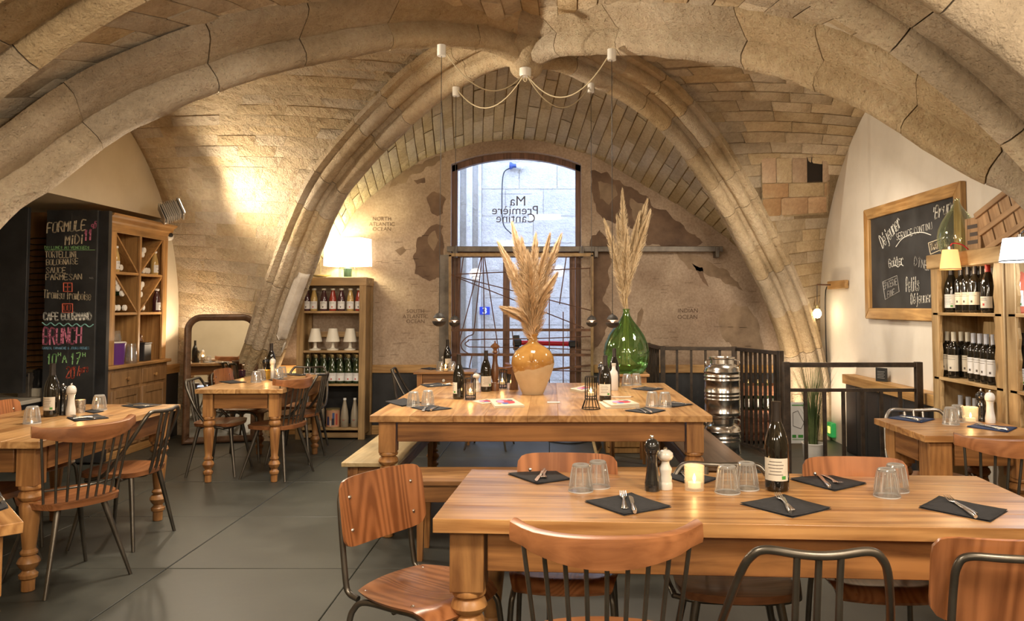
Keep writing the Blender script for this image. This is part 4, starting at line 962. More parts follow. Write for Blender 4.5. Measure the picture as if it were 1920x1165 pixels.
m.prism([(x, z) for x, z in prc], Y0-.05, Y1+.04, 'XZ'); m.v = [(x, y, z) for x, y, z in m.v]; m.build('cornice', M_CABY, cb, smooth=False)
MB().bx(-.40, Y0-.02, 2.20, 0, Y1, 2.28).build('top', M_CABY, cb)
MB().bx(-.42, Y0-.04, .835, .06, Y1+.02, .87).build('counter', M_CABY, cb, bevel=.008)
MB().bx(-.40, Y0-.01, .0, .02, Y1, .835).build('base_case', M_CABD, cb, bevel=.003)
MB().bx(.0, Y0-.01, .0, .035, Y1, .07).build('plinth', M_CABY, cb, bevel=.003)
for a, b in ((Y0+.06, ym-.02), (ym+.03, Y1-.06)):
    d = MB().bx(.02, a, .66, .034, b, .80).build('drawer', M_CABD, cb, bevel=.003)
    MB().lathe([(.012, 0), (.01, .01), (.019, .022), (.017, .03), (0, .034)], 14, (0, 0, 0), M=Matrix.Rotation(R(90), 4, 'Y')).build('knob', M_CAB, d, loc=(.034, (a+b)/2, .73))
    d = MB().bx(.02, a, .09, .030, b, .63).build('door', M_CABD, cb, bevel=.003)
    for q in ((a, .09, a+.06, .63), (b-.06, .09, b, .63)): MB().bx(.030, q[0], q[1], .040, q[2], q[3]).build('stile', M_CABD, d, bevel=.003)
    for q in ((a+.06, .09, b-.06, .16), (a+.06, .56, b-.06, .63)): MB().bx(.030, q[0], q[1], .040, q[2], q[3]).build('rail', M_CABD, d, bevel=.003)
# ================================================================== BOTTLES, GLASSES and other tableware (prototypes are made once, then copied)
M_BG = plain('dark_bottle_glass', (.008, .007, .005), .07, spec=.6, coat=.6)
M_BG2 = plain('green_bottle_glass', (.02, .035, .012), .07, spec=.8, coat=.6)
M_FOIL = plain('foil_capsule', (.035, .028, .024), .32, .3); M_FOILW = plain('cream_capsule', (.62, .58, .48), .35, .2); M_FOILS = plain('silver_capsule', (.55, .58, .66), .3, .4); M_FOILG = plain('gold_capsule', (.42, .33, .16), .3, .6)
M_LAB = speck('paper_label', (.60, .55, .46), (.68, .63, .53), 20, .7, .02); M_LABW = plain('white_label', (.72, .71, .70), .6); M_INK = plain('label_ink', (.10, .08, .07), .7); M_GRN = plain('green_mark', (.06, .28, .05), .6)
M_REDL = plain('red_mark', (.5, .05, .04), .6)
def patch_label(r, z0, z1, a0, a1, mat, name, parent, dr=.0006, n=8):
    G = [[(cos(a0+(a1-a0)*i/n)*(r+dr), sin(a0+(a1-a0)*i/n)*(r+dr), z) for z in (z0, z1)] for i in range(n+1)]
    return MB().grid(G).build(name, mat, parent)
BUR = [(0, .012), (.03, .004), (.036, 0), (.0425, .006), (.043, .02), (.043, .155), (.041, .175), (.034, .205), (.024, .232), (.0165, .25), (.0145, .27), (.0145, .318), (0, .318)]
BOR = [(0, .012), (.03, .004), (.033, 0), (.0375, .006), (.038, .02), (.038, .19), (.036, .205), (.026, .222), (.017, .232), (.0145, .245), (.0140, .30), (0, .30)]
CHA = [(0, .012), (.03, .004), (.038, 0), (.044, .006), (.0445, .02), (.0445, .13), (.042, .155), (.032, .195), (.022, .235), (.0165, .265), (.0165, .285), (.018, .287), (.018, .295), (.0150, .297), (.0150, .31), (0, .31)]
JUI = [(0, .006), (.03, .002), (.034, 0), (.038, .006), (.039, .02), (.039, .11), (.037, .135), (.028, .175), (.02, .205), (.018, .222), (.0235, .226), (.0235, .242), (0, .243)]
def wine(name, label, prof, glass, foil, cap0, lab=(.04, .12), labm=None, face=R(-90), wid=1.15, cat='bottle', marks='text', group=None, liquid=None, seg=24):
    t = thing(name, label, cat, group=group)
    MB().lathe(prof, seg).build('glass_body', glass, t, ang=1.2)
    top = prof[-1][1]; capp = [(r+.0012, z) for r, z in prof if z >= cap0 and r > 0]; r0 = capp[0][0] if capp else .016
    MB().lathe([(r0, cap0)]+capp[0:]+[(r0*.98, top+.001), (0, top+.002)] if capp else [(r0, cap0), (r0, top), (0, top)], 18).build('capsule', foil, t)
    if lab:
        r = max(q for q, _ in prof); lb = patch_label(r, lab[0], lab[1], face-wid, face+wid, labm or M_LAB, 'label', t)
        if marks:
            for k in range(5 if marks == 'text' else 2):
                z = lab[1]-.012-k*(lab[1]-lab[0])/7; ww = wid*random.uniform(.35, .75); patch_label(r, z-.0012, z+.0012, face-ww, face+ww, M_INK, 'print_line', lb, .001, 5)
            if marks == 'text': patch_label(r, lab[0]+.006, lab[0]+.018, face+wid*.45, face+wid*.75, M_GRN, 'green_stamp', lb, .001, 3)
            else: patch_label(r, lab[0]+.014, lab[0]+.028, face-wid*.10, face+wid*.14, M_REDL if marks == 'red' else M_INK, 'emblem', lb, .001, 3)
    return t
TZ = .7555
red = wine('wine_bottle', 'tall dark wine bottle with pale label standing on the front table', BUR, M_BG, M_FOIL, .245)
def at(o, x, y, rz=0, z=TZ): p = PZ(x, y, z); o.location = p; o.rotation_euler = (0, 0, rz); return o
at(red, 1457, 919, R(-22))
for x, y, rz, lb in ((96, 781, -10, 'dark wine bottle with pale label on the table by the menu board'), (860, 748, -75, 'dark wine bottle beside the wire lantern on the left of the square table'),
                 (911, 734, 12, 'dark wine bottle in front of the tall wooden grinder'), (1135, 752, -14, 'dark wine bottle with emblem label right of the tall lantern on the square table'),
                 (1152, 726, 160, 'dark wine bottle behind the white bottle on the square table'), (508, 708, 150, 'dark wine bottle on the mirror table')):
    p = PZ(x, y, TZ); dup(red, p, R(rz), lb)
p = PY(838, 692, 8.25); dup(red, (p.x, 8.28, .7505), R(40), 'dark wine bottle on the drawer table')
p = PY(527, 700, 8.3); 
# ---- tumblers standing upside down
M_GL = thin_glass('tumbler_glass', (.99, .99, .985), .20, .05, .07); M_GLI = thin_glass('tumbler_inner', (1, 1, 1), .16, .08, .03); M_GLF = thin_glass('tumbler_highlight', (1, 1, 1), .5, .05, .38)  # white mix puts highlights into the glass, strongest on flutes and base
def tumbler(label):
    t = thing('tumbler', label, 'glass', group=None)
    m = MB(); n = 36; prof = [(.0455, 0), (.0455, .006), (.043, .022), (.0375, .06), (.032, .088), (.0305, .094), (.027, .096)]
    vs = []; fs = []; k = len(prof)
    for i in range(n):
        a = 2*pi*i/n; fac = 1-.06*(i % 4 == 0)
        for r, z in prof: f = fac if .02 < z < .09 else 1; vs.append((r*f*cos(a), r*f*sin(a), z))
    for i in range(n):
        j = (i+1) % n
        for q in range(k-1): fs.append((i*k+q, j*k+q, j*k+q+1, i*k+q+1))
    fs.append([i*k+k-1 for i in range(n)]); m.add(vs, fs); m.build('outer_wall', M_GL, t, ang=.12)
    MB().lathe([(.043, .001), (.039, .025), (.033, .06), (.028, .082), (.02, .086), (0, .086)], 18).build('inner_wall', M_GLI, t)
    for i in range(9):  # whitish tubes painted as highlight streaks along the flutes
        a = 2*pi*i/9; fm = MB().tube([(.0425*cos(a), .0425*sin(a), .022), (.0372*cos(a), .0372*sin(a), .06), (.0322*cos(a), .0322*sin(a), .088)], [.0012, .0018, .001], 5); fm.build('flute_highlight', M_GLF, t)
    MB().lathe([(0, .087), (.029, .087), (.0305, .093), (.027, .0965), (0, .0955)], 24).build('thick_base', M_GLF, t)
    MB().lathe([(.0425, 0), (.0457, 0), (.0462, .002), (.0455, .004), (.043, .003), (.0425, 0)], 28).build('rim', plain('glass_rim', (.75, .76, .76), .1, spec=.8, alpha=.55), t)
    return t
tb = tumbler('upside-down tumbler at the left end of the front table'); at(tb, 1089, 921)
TUM = [(1121, 914, 'upside-down tumbler just behind another at the left of the front table'), (1364, 924, 'upside-down tumbler right of the lit candle on the front table'), (1400, 917, 'upside-down tumbler beside the tall bottle on the front table'),
 (1663, 931, 'upside-down tumbler at the right of the front table, the nearer one'), (1680, 921, 'upside-down tumbler mostly hidden behind another at the right of the front table'),
 (775, 762, 'upside-down tumbler at the left edge of the square table'), (802, 759, 'upside-down tumbler on the left of the square table, the one nearer the bottle'), (1223, 762, 'upside-down tumbler at the right of the square table, left of its pair'),
 (1247, 763, 'upside-down tumbler at the right of the square table, right of its pair'), (1175.6, 723, 'upside-down tumbler before the green demijohn, left of its pair'), (1193, 722, 'upside-down tumbler before the green demijohn, right of its pair'),
 (60, 794, 'upside-down tumbler left of the wine bottle by the menu board'), (186, 769, 'upside-down tumbler right of the silver candle by the menu board'), (480, 717, 'upside-down tumbler at the front of the mirror table'),
 (489, 713, 'upside-down tumbler behind another at the front of the mirror table'), (522, 710, 'upside-down tumbler right of the white grinder on the mirror table'), (529, 707, 'upside-down tumbler farthest right on the mirror table'),
 (1783, 796, 'upside-down tumbler on the table with blue napkins, the nearer one'), (1796, 791, 'upside-down tumbler on the table with blue napkins, behind another')]
for x, y, lb in TUM: dup(tb, PZ(x, y, TZ), random.uniform(0, 6), lb)
for px_, lb in ((826, 'upside-down tumbler on the drawer table left of the candle'), (848, 'upside-down tumbler on the drawer table right of the candle')):
    dup(tb, (PY(px_, 690, 8.18).x, 8.16, .7505), .3, lb)
# ---- salt and pepper mills
M_MB = plain('black_lacquer', (.014, .014, .014), .16, coat=.5); M_MW = plain('white_lacquer', (.62, .59, .53), .22, coat=.3); M_MW2 = plain('ivory_lacquer', (.74, .72, .68), .22, coat=.3); M_CHR = plain('chrome', (.8, .8, .78), .12, 1)
def mill(label, mat, H=.20, style=0):
    t = thing('pepper_mill' if mat is M_MB else 'salt_mill', label, 'mill'); k = H/.20
    if style == 0: pr = [(.0, 0), (.027, 0), (.0275, .004), (.0275, .03), (.0265, .033), (.0265, .036), (.0255, .04), (.021, .07), (.0185, .10), (.0195, .125), (.024, .135)]; hd = [(.024, .137), (.0275, .145), (.0275, .162), (.022, .178), (.012, .186), (0, .187)]
    elif style == 2: pr = [(0, 0), (.027, 0), (.028, .004), (.028, .02), (.022, .035), (.026, .05), (.027, .062), (.021, .078), (.024, .09), (.0245, .10), (.018, .115), (.019, .13), (.024, .136)]; hd = [(.022, .138), (.0285, .15), (.0285, .162), (.02, .178), (.01, .184), (0, .185)]
    else: pr = [(0, 0), (.025, 0), (.0255, .003), (.0255, .028), (.024, .032), (.0225, .04), (.0235, .055), (.020, .07), (.0235, .09), (.0235, .10), (.016, .116), (.014, .13), (.016, .135)]; hd = [(.016, .136), (.025, .145), (.029, .158), (.027, .174), (.016, .186), (0, .188)]
    MB().lathe([(r, z*k) for r, z in pr]+[(0, pr[-1][1]*k)], 24).build('body', mat, t, ang=.9); MB().lathe([(0, hd[0][1]*k)]+[(r, z*k) for r, z in hd], 24).build('head', mat, t, ang=.9)
    MB().lathe([(.004, .186*k), (.007, .19*k), (.0075, .196*k), (.005, .2*k), (0, .201*k)], 12).build('finial', M_CHR, t)
    return t
mb0 = at(mill('black pepper mill at the middle of the front table', M_MB, .198, 0), 1223, 920); mw0 = at(mill('short white salt mill beside the black pepper mill on the front table', M_MW, .15, 1), 1248, 917)
mb2 = mill('black pepper mill beside the wine bottle by the menu board', M_MB, .19, 0); at(mb2, 117, 778); mw2 = mill('white salt mill left of the silver candle by the menu board', M_MW, .195, 0); at(mw2, 132.5, 779)
m_ = dup(mb2, PZ(497, 709, TZ), 0, 'black pepper mill on the mirror table'); m_ = dup(mw2, PZ(511, 709.5, TZ), 0, 'white salt mill beside the gold candle on the mirror table')
at(mill('turned glossy black pepper mill with beaded body by the wine shelves', M_MB, .185, 2), 1840, 790); at(mill('smooth white salt mill on the table with blue napkins', M_MW2, .185, 0), 1857, 793)
dup(mw0, PZ(893, 735, TZ), 0, 'small white salt mill between bottle and lantern on the square table'); dup(mb2, PZ(1127, 722, TZ), 0, 'black pepper mill behind the bottles on the square table')
p = PY(831, 692, 8.3); dup(mw0, (p.x, 8.36, .7505), 0, 'white salt mill on the drawer table')
t = thing('white_bottle', 'plain white bottle behind the wine bottle on the square table', 'bottle', PZ(1151, 732, TZ))
MB().lathe([(0, 0), (.033, 0), (.035, .004), (.035, .12), (.03, .145), (.016, .165), (.0145, .2), (.017, .203), (.017, .21), (0, .21)], 24).build('body', M_MW2, t); MB().lathe([(.0178, .196), (.0178, .214), (0, .215)], 14).build('cap', M_MW, t)
# tall turned wooden grinder and its conical neighbour
M_WAL = wood('walnut', (.10, .04, .016), (.20, .085, .035), 'Z', 1.5, .28, coat=.3)
t = thing('wooden_grinder', 'very tall turned walnut pepper grinder on the square table', 'mill', PZ(928, 733, TZ))
MB().lathe([(0, 0), (.034, 0), (.034, .05), (.029, .065), (.022, .07), (.024, .085), (.031, .11), (.033, .14), (.028, .18), (.021, .22), (.0185, .26), (.022, .285), (.022, .29), (0, .291)], 24).build('body', M_WAL, t)
MB().lathe([(0, .291), (.014, .292), (.024, .305), (.018, .315), (.014, .32), (.018, .33), (.036, .345), (.036, .352), (.022, .366), (.012, .372), (.005, .38), (.008, .388), (0, .40)], 24).build('head', M_WAL, t)
t = thing('wooden_cone', 'small conical wooden stand half hidden by the big jar', 'stand', PZ(963.5, 731, TZ))
MB().lathe([(0, 0), (.036, 0), (.034, .03), (.031, .05), (.016, .15), (.012, .2), (0, .201)], 8).build('body', M_WAL, t, smooth=False); MB().lathe([(.0375, .0), (.0375, .008), (0, .008)], 8).build('foot', M_WAL, t)
# ---- candles
M_FL = plain('flame', (1, .7, .3), .5, emis=(1, .62, .22), es=26); M_WAX = plain('wax', (.75, .66, .5), .4, emis=(1, .6, .25), es=.55)
M_VG = thin_glass('votive_glass', (.97, .93, .85), .22, .08); M_VGF = plain('frosted_glass', (.75, .68, .55), .35, alpha=.3, emis=(1, .7, .35), es=.05); M_VGD = plain('gold_votive', (.55, .33, .06), .22, .7); M_MERC = speck('mercury_glass', (.25, .23, .2), (.7, .66, .6), 60, .25, .2, metal=.8)
def candle(name, label, mat, r=.036, h=.085, pw=.35, top=1.08):
    t = thing(name, label, 'candle'); MB().lathe([(0, 0), (r, 0), (r*1.02, .004), (r*top, h), (r*top-.004, h), (r-.004, .008), (0, .008)], 24).build('holder', mat, t)
    MB().lathe([(0, .01), (r*.68, .01), (r*.68, .028), (0, .028)], 18).build('tealight', M_WAX, t)
    MB().lathe([(0, .028), (.0045, .034), (.006, .041), (.004, .05), (0, .06)], 10).build('flame', M_FL, t)
    return t
def glow(o, z, pw, sh=.012):
    d = bpy.data.lights.new('candle_light', 'POINT'); d.energy = pw; d.color = (1, .55, .2); d.shadow_soft_size = sh; q = bpy.data.objects.new('candle_light', d); COL.objects.link(q); q.parent = o; q.location = (0, 0, z)
cn1 = at(candle('votive_candle', 'etched glass votive with lit candle on the front table', M_VGF, .034, .088), 1302, 919); glow(cn1, .08, .16)
cn2 = at(candle('votive_candle', 'silvered mercury-glass votive with lit candle by the menu board', M_MERC, .028, .08), 150, 774); glow(cn2, .1, .35)
cn3 = at(candle('votive_candle', 'gold votive with lit candle on the mirror table', M_VGD, .032, .085), 500, 711.5); glow(cn3, .1, .4)
cn4 = at(candle('votive_candle', 'frosted votive with lit candle on the table with blue napkins', M_VGF, .038, .09), 1820, 793); glow(cn4, .1, .35)
cn5 = candle('votive_candle', 'clear votive with lit candle on the drawer table', M_VG, .032, .08); cn5.location = (PY(836, 692, 8.1).x, 8.08, .7505); glow(cn5, .06, .3)
cn6 = at(candle('round_candle', 'dark round candle with pink glow on the far left of the mirror table', plain('dark_glass', (.03, .01, .02), .15), .03, .06), 454, 706); glow(cn6, .08, .2)
M_WIRE = plain('black_iron_wire', (.02, .018, .017), .45, .5)
def lantern(label, h, r, flare=0):
    t = thing('wire_lantern', label, 'lantern'); zc = .06 if flare else .0
    for z in ([.0, zc, h] if flare else [0.005, h]): MB().tube([((r+(flare if z == 0 and flare else 0))*cos(2*pi*i/20), (r+(flare if z == 0 and flare else 0))*sin(2*pi*i/20), z+.003) for i in range(20)], .0028, 5, closed=True).build('ring', M_WIRE, t)
    for i in range(14):
        a = 2*pi*i/14; P = ([((r+flare)*cos(a), (r+flare)*sin(a), .003)] if flare else [])+[(r*cos(a), r*sin(a), zc+.003), (r*cos(a), r*sin(a), h)]; MB().tube(P, .0019, 5).build('wire', M_WIRE, t)
    zz = .085 if flare else .035
    MB().lathe([(0, zz-.004), (r-.002, zz-.004), (r-.002, zz), (0, zz)], 18).build('plate', M_WIRE, t)
    MB().lathe([(r*.6, zz), (r*.66, h*.82), (r*.6, h*.82)], 18).build('chimney', M_VG, t)
    MB().lathe([(0, zz), (r*.5, zz), (r*.5, zz+.02), (0, zz+.02)], 14).build('tealight', M_WAX, t); MB().lathe([(0, zz+.02), (.004, zz+.026), (.006, zz+.034), (0, zz+.052)], 8).build('flame', M_FL, t)
    glow(t, zz+.03, .55); return t
at(lantern('black wire lantern with candle beside the left bottle on the square table', .15, .037), 882, 750); at(lantern('black wire lantern with candle behind the wooden grinder', .15, .037), 942, 729)
at(lantern('tall black wire lantern with flared foot in front of the big jar', .205, .038, .022), 1108, 767)
# ---- napkins and cutlery
M_NAP = speck('black_napkin', (.012, .012, .014), (.03, .03, .034), 60, .85, .15); M_NAPB = speck('blue_napkin', (.02, .035, .09), (.035, .06, .14), 60, .85, .15); M_CUT = plain('cutlery_steel', (.66, .64, .61), .27, 1)
def napkin(label, pts, mat=M_NAP, z=TZ, layers=2):
    P = [PZ(x, y, z) for x, y in pts]; c = sum(P, Vector())/4; t = thing('napkin', label, 'napkin', c)
    for k in range(layers):
        m = MB(); s = 1-.012*k; G = []
        for i in range(9):
            row = []
            for j in range(9):
                u, v = i/8, j/8; p = (P[0].lerp(P[1], u)).lerp(P[3].lerp(P[2], u), v)-c; e = abs(u-.5)*2; f = abs(v-.5)*2
                row.append((p.x*s, p.y*s, .0008+.0022*k+.0025*k*max(0, (e*f))**3+.0006*noise.noise(p*25+Vector((k*3, 0, 0)))))
            G.append(row)
        m.grid(G); m.build('fold', mat, t, solid=.0012)
    return t
def fork(label, a, b, z=TZ+.006):
    """a = tine end, b = handle end (pixels)"""
    A, B = PZ(*a, z), PZ(*b, z); d = (A-B); Ln = .19; u = d.normalized(); t = thing('fork', label, 'fork', (A+B)/2, atan2(u.y, u.x))
    pr = [(-.095, .010), (-.09, .0115), (-.05, .008), (0, .0045), (.03, .0045), (.045, .009), (.055, .0115), (.06, .012)]
    G = [[(x, -w, .003*(1+cos(x*22))+.0035*max(0, x-.02)*20*0), (x, w, .003*(1+cos(x*22)))] for x, w in pr]
    MB().grid(G).build('handle', M_CUT, t, solid=.0016)
    for k in range(4):
        y = -.0102+.0068*k; zz = .003*(1+cos(.06*22)); MB().tube([(.058, y, zz), (.075, y, zz+.004), (.098, y*.95, zz+.009)], [.0017, .0015, .0009], 6).build('tine', M_CUT, t)
    return t
def knife(label, a, b, z=TZ+.006):
    A, B = PZ(*a, z), PZ(*b, z); u = (A-B).normalized(); t = thing('knife', label, 'knife', (A+B)/2, atan2(u.y, u.x))
    MB().tube([(-.105, 0, .003), (-.09, 0, .004), (-.04, 0, .004), (-.005, 0, .003)], [.006, .0085, .007, .0045], 10).build('handle', M_CUT, t)
    m = MB().prism([(-.005, -.005), (.02, -.008), (.08, -.009), (.10, -.004), (.107, .004), (.10, .006), (-.005, .005)], .002, .0038); m.build('blade', M_CUT, t, smooth=False)
    return t
NP = [('black napkin with cutlery at the far left corner of the front table', [(952, 890), (1032, 879), (1070, 900), (1007, 909)], ((1019, 901), (1022, 880)), ((1004, 905), (1022, 881))),
 ('black napkin with fork and knife before the left tumblers of the front table', [(1096, 942), (1184, 927), (1259, 952), (1170, 968)], ((1167, 921), (1173, 962)), ((1181, 930), (1191, 964))),
 ('black napkin with fork and knife in front of the tall wine bottle', [(1387, 946), (1470, 930), (1559, 955), (1486, 972)], ((1452, 925), (1492, 964)), ((1464, 930), (1483, 964))),
 ('black napkin with crossed cutlery at the near right of the front table', [(1722, 953), (1760, 933), (1890, 959), (1857, 980)], ((1764, 930), (1842, 971)), ((1784, 939), (1831, 972))),
 ('black napkin with cutlery at the far side right of the tall wine bottle', [(1481, 900), (1537, 888), (1625, 908), (1565, 922)], ((1577, 912), (1540, 889)), ((1532, 889), (1559, 919))),
 ('black napkin half hidden behind the white salt mill on the front table', [(1240, 893), (1283, 885), (1346, 899), (1305, 913)], ((1290, 905), (1280, 887)), None),
 ('black napkin at the near left edge of the square table', [(722, 754), (758, 748), (792, 756), (754, 763)], None, None),
 ('black napkin with cutlery before the tumblers at the left of the square table', [(769, 765), (810, 761), (849, 767), (803, 772)], ((800, 763), (793, 771)), ((822, 762), (808, 770))),
 ('black napkin at the far left corner of the square table', [(788, 722), (822, 719), (849, 723.5), (802, 727)], ((835, 722), (815, 723)), None),
 ('black napkin with cutlery at the near right of the square table', [(1170, 771), (1211, 765), (1249, 770.5), (1219, 777)], ((1193, 766), (1213, 774)), ((1206, 766), (1221, 774))),
 ('black napkin at the right edge of the square table, by its corner', [(1240, 756), (1263, 754), (1300, 759.5), (1262, 764.5)], ((1285, 758), (1265, 756)), None),
 ('black napkin at the far right of the square table before the demijohn', [(1183, 730), (1209, 726), (1245, 730), (1219, 734)], ((1228, 729), (1205, 729)), None),
 ('black napkin with cutlery in front of the wine bottle by the menu board', [(124, 784), (182, 778), (205, 785), (140, 791)], ((136, 782), (178, 785)), ((200, 781), (150, 785))),
 ('black napkin with fork at the far right of the table by the menu board', [(226, 762), (262, 757), (305, 760), (263, 766.5)], ((238, 759), (275, 762)), ((303, 761), (262, 762))),
 ('black napkin mostly hidden behind the tumbler by the menu board', [(156, 772), (172, 769), (196, 772), (176, 776)], None, None),
 ('black napkin at the front left of the mirror table', [(410, 716.5), (437, 714), (463, 717.5), (432, 720)], None, None),
 ('black napkin with cutlery at the front right of the mirror table', [(502, 713), (525, 711), (554, 714.5), (528, 717)], ((508, 712), (528, 715)), None),
 ('black napkin with fork at the far right of the mirror table', [(536, 703), (556, 701.5), (583, 703.5), (562, 705.5)], ((568, 703), (545, 703)), None),
 ('black napkin on the corner table at the lower left edge', [(-30, 930), (-5, 915), (16, 953), (-18, 965)], None, ((-10, 925), (3, 940)))]
for lb, q, f, k in NP:
    napkin(lb, q); w = lb.split(' napkin')[1].replace('with cutlery ', '').replace('with fork and knife ', '').replace('with crossed cutlery ', '').replace('with fork ', '')
    if f: fork('fork on the napkin'+w, *f)
    if k: knife('knife on the napkin'+w, *k)
napkin('navy blue napkin at the far left corner of the right-hand pine table', [(1665, 785), (1691, 779.5), (1753.6, 787), (1727, 793.5)], M_NAPB); fork('steel fork on the left blue napkin', (1731, 788), (1697, 783)); knife('steel knife on the left blue napkin', (1690, 781), (1722, 790))
napkin('navy blue napkin in front of the white salt mill', [(1812, 801), (1829.5, 796), (1908, 803), (1889, 811.6)], M_NAPB); fork('steel fork on the blue napkin before the salt mill', (1826, 794), (1884, 807)); knife('steel knife on the blue napkin before the salt mill', (1838, 798), (1882, 806))
napkin('black napkin at the left end of the drawer table', [(788, 691.5), (805, 690), (828, 692), (808, 694)], z=.7505)
napkin('black napkin at the right end of the drawer table', [(852, 691.2), (868, 690), (884, 691.5), (866, 693)], z=.7505)
# ---- books and a card on the square table
def book(label, pts, th, cols, z=TZ):
    P = [PZ(x, y, z+th) for x, y in pts]; c = sum(P, Vector())/4; c.z = z; t = thing('book', label, 'book', c)
    def quad(s, z0, z1, nm, mat):
        m = MB(); q = [((p.x-c.x)*s, (p.y-c.y)*s) for p in P]; m.prism(q, z0, z1); return m.build(nm, mat, t, smooth=False)
    quad(.98, .001, th-.001, 'pages', plain('paper_edge', (.68, .62, .5), .8)); quad(1, 0, .0012, 'cover', plain('cover_cream', (.62, .55, .42), .5)); cv = quad(1, th-.0012, th, 'cover', plain('cover_cream', (.62, .55, .42), .5))
    def blob(u0, v0, u1, v1, col, k, n):
        m = MB(); q = []
        for i in range(n):
            a = 2*pi*i/n; u = (u0+u1)/2+(u1-u0)/2*cos(a)*random.uniform(.7, 1.05); v = (v0+v1)/2+(v1-v0)/2*sin(a)*random.uniform(.7, 1.05)
            p = (P[0].lerp(P[1], u)).lerp(P[3].lerp(P[2], u), v)-c; q.append((p.x, p.y))
        m.prism(q, th+.0002*k, th+.0002*k+.0002); m.build('cover_print', plain('print_%s' % cols, col, .5), t, smooth=False) if False else m.build('cover_print', plain('ink%.2f%.2f%.2f' % col, col, .5), t, smooth=False)
    k = 1
    for u0, v0, u1, v1, col in ((.12, .12, .9, .8, (.45, .10, .14)), (.2, .2, .5, .6, (.55, .30, .5)), (.45, .3, .85, .75, (.55, .06, .07)), (.3, .55, .6, .8, (.08, .12, .35)), (.65, .15, .88, .4, (.1, .1, .13)), (.15, .6, .3, .8, (.6, .3, .08))): blob(u0, v0, u1, v1, col, k, 9); k += 1
    return t
book('cookbook with red and blue cover beside the jar, left side', [(917, 748.5), (961, 747), (984, 760), (928, 762)], .014, 'a')
book('thin booklet partly under the left cookbook', [(886, 752), (914, 748), (934, 754), (905, 757)], .006, 'b')
book('cookbook with bright cover right of the tall lantern, upper of two', [(1130, 751), (1180, 749.5), (1199, 757), (1146, 760)], .012, 'c', TZ+.0125)
book('cookbook under another, right of the tall lantern', [(1122, 753), (1182, 752), (1200, 761), (1136, 764)], .012, 'd')
book('booklet behind the tall lantern and right of the jar', [(1068, 729), (1095, 723), (1120, 727), (1092, 734)], .014, 'e')
t = thing('place_card', 'small white card lying on the square table before the jar', 'card', PZ(1038, 756, TZ)); MB().box((0, 0, .004), (.088, .03, .008)).build('card', M_LABW, t, bevel=.002); MB().box((0, -.004, .0083), (.07, .003, .0006)).build('print_line', M_INK, t)
t = thing('pencil', 'pale pencil lying behind the right-hand cookbooks', 'pencil', PZ(1163, 746, TZ), R(5)); MB().tube([(-.1, 0, .005), (.08, 0, .005)], .0045, 6).build('shaft', M_MW, t); MB().tube([(.08, 0, .005), (.1, 0, .005)], [.0045, .0008], 6).build('tip', M_WAL, t)
# ================================================================== VASE with pampas grass
mv, nt, b = newmat('glazed_stoneware'); tc = nd(nt, 'ShaderNodeTexCoord'); sx = nd(nt, 'ShaderNodeSeparateXYZ'); L(nt, tc, 'Object', sx, 0)
nz = nd(nt, 'ShaderNodeTexNoise', Scale=7, Detail=5); L(nt, tc, 'Object', nz, 'Vector'); ma = nd(nt, 'ShaderNodeMath', _operation='MULTIPLY_ADD'); ma.inputs[1].default_value = .10; L(nt, nz, 'Fac', ma, 0); L(nt, sx, 'Z', ma, 2)
mb_ = nd(nt, 'ShaderNodeMath', _operation='MULTIPLY_ADD'); mb_.inputs[1].default_value = -.18; L(nt, sx, 'X', mb_, 0); L(nt, ma, 0, mb_, 2)
st = nd(nt, 'ShaderNodeMapRange'); st.inputs['From Min'].default_value = .243; st.inputs['From Max'].default_value = .25; L(nt, mb_, 0, st, 'Value')
gl = ramp(nt, [(.3, (.30, .14, .03)), (.7, (.48, .27, .08))]); L(nt, nz, 'Fac', gl, 0); cr = ramp(nt, [(.3, (.48, .36, .22)), (.7, (.62, .50, .33))]); L(nt, nz, 'Fac', cr, 0)
mx = nd(nt, 'ShaderNodeMix', _data_type='RGBA'); L(nt, st, 'Result', mx, 'Factor'); L(nt, cr, 0, mx, 6); L(nt, gl, 0, mx, 7); nt.links.new(mx.outputs[2], b.inputs['Base Color'])
rr = nd(nt, 'ShaderNodeMapRange'); rr.inputs['To Min'].default_value = .6; rr.inputs['To Max'].default_value = .1; L(nt, st, 'Result', rr, 'Value'); L(nt, rr, 'Result', b, 'Roughness')
vz = thing('stoneware_jar', 'large bellied amber and cream glazed jar on the square table', 'vase', PZ(999, 739, TZ)); jl = Vector(vz.location)
MB().lathe([(0, 0), (.078, 0), (.082, .006), (.10, .05), (.130, .12), (.155, .19), (.164, .235), (.158, .28), (.135, .325), (.095, .358), (.055, .378), (.038, .395), (.033, .42), (.034, .44), (.042, .447), (.042, .456), (.036, .46), (.029, .456), (.027, .40), (0, .40)], 48).build('jar_body', mv, vz)
MB().tube(smoothpts([(-.005, -.150, .31), (-.005, -.172, .305), (-.005, -.178, .285), (-.005, -.166, .262)], 4), .012, 8).build('handle_lug', mv, vz)
M_PAM = speck('pampas_plume', (.56, .39, .22), (.78, .60, .39), 6, .85, .0); M_PAM2 = speck('pampas_plume_pale', (.60, .45, .26), (.80, .65, .43), 6, .85, .0); M_STM = plain('straw_stem', (.55, .40, .2), .7)
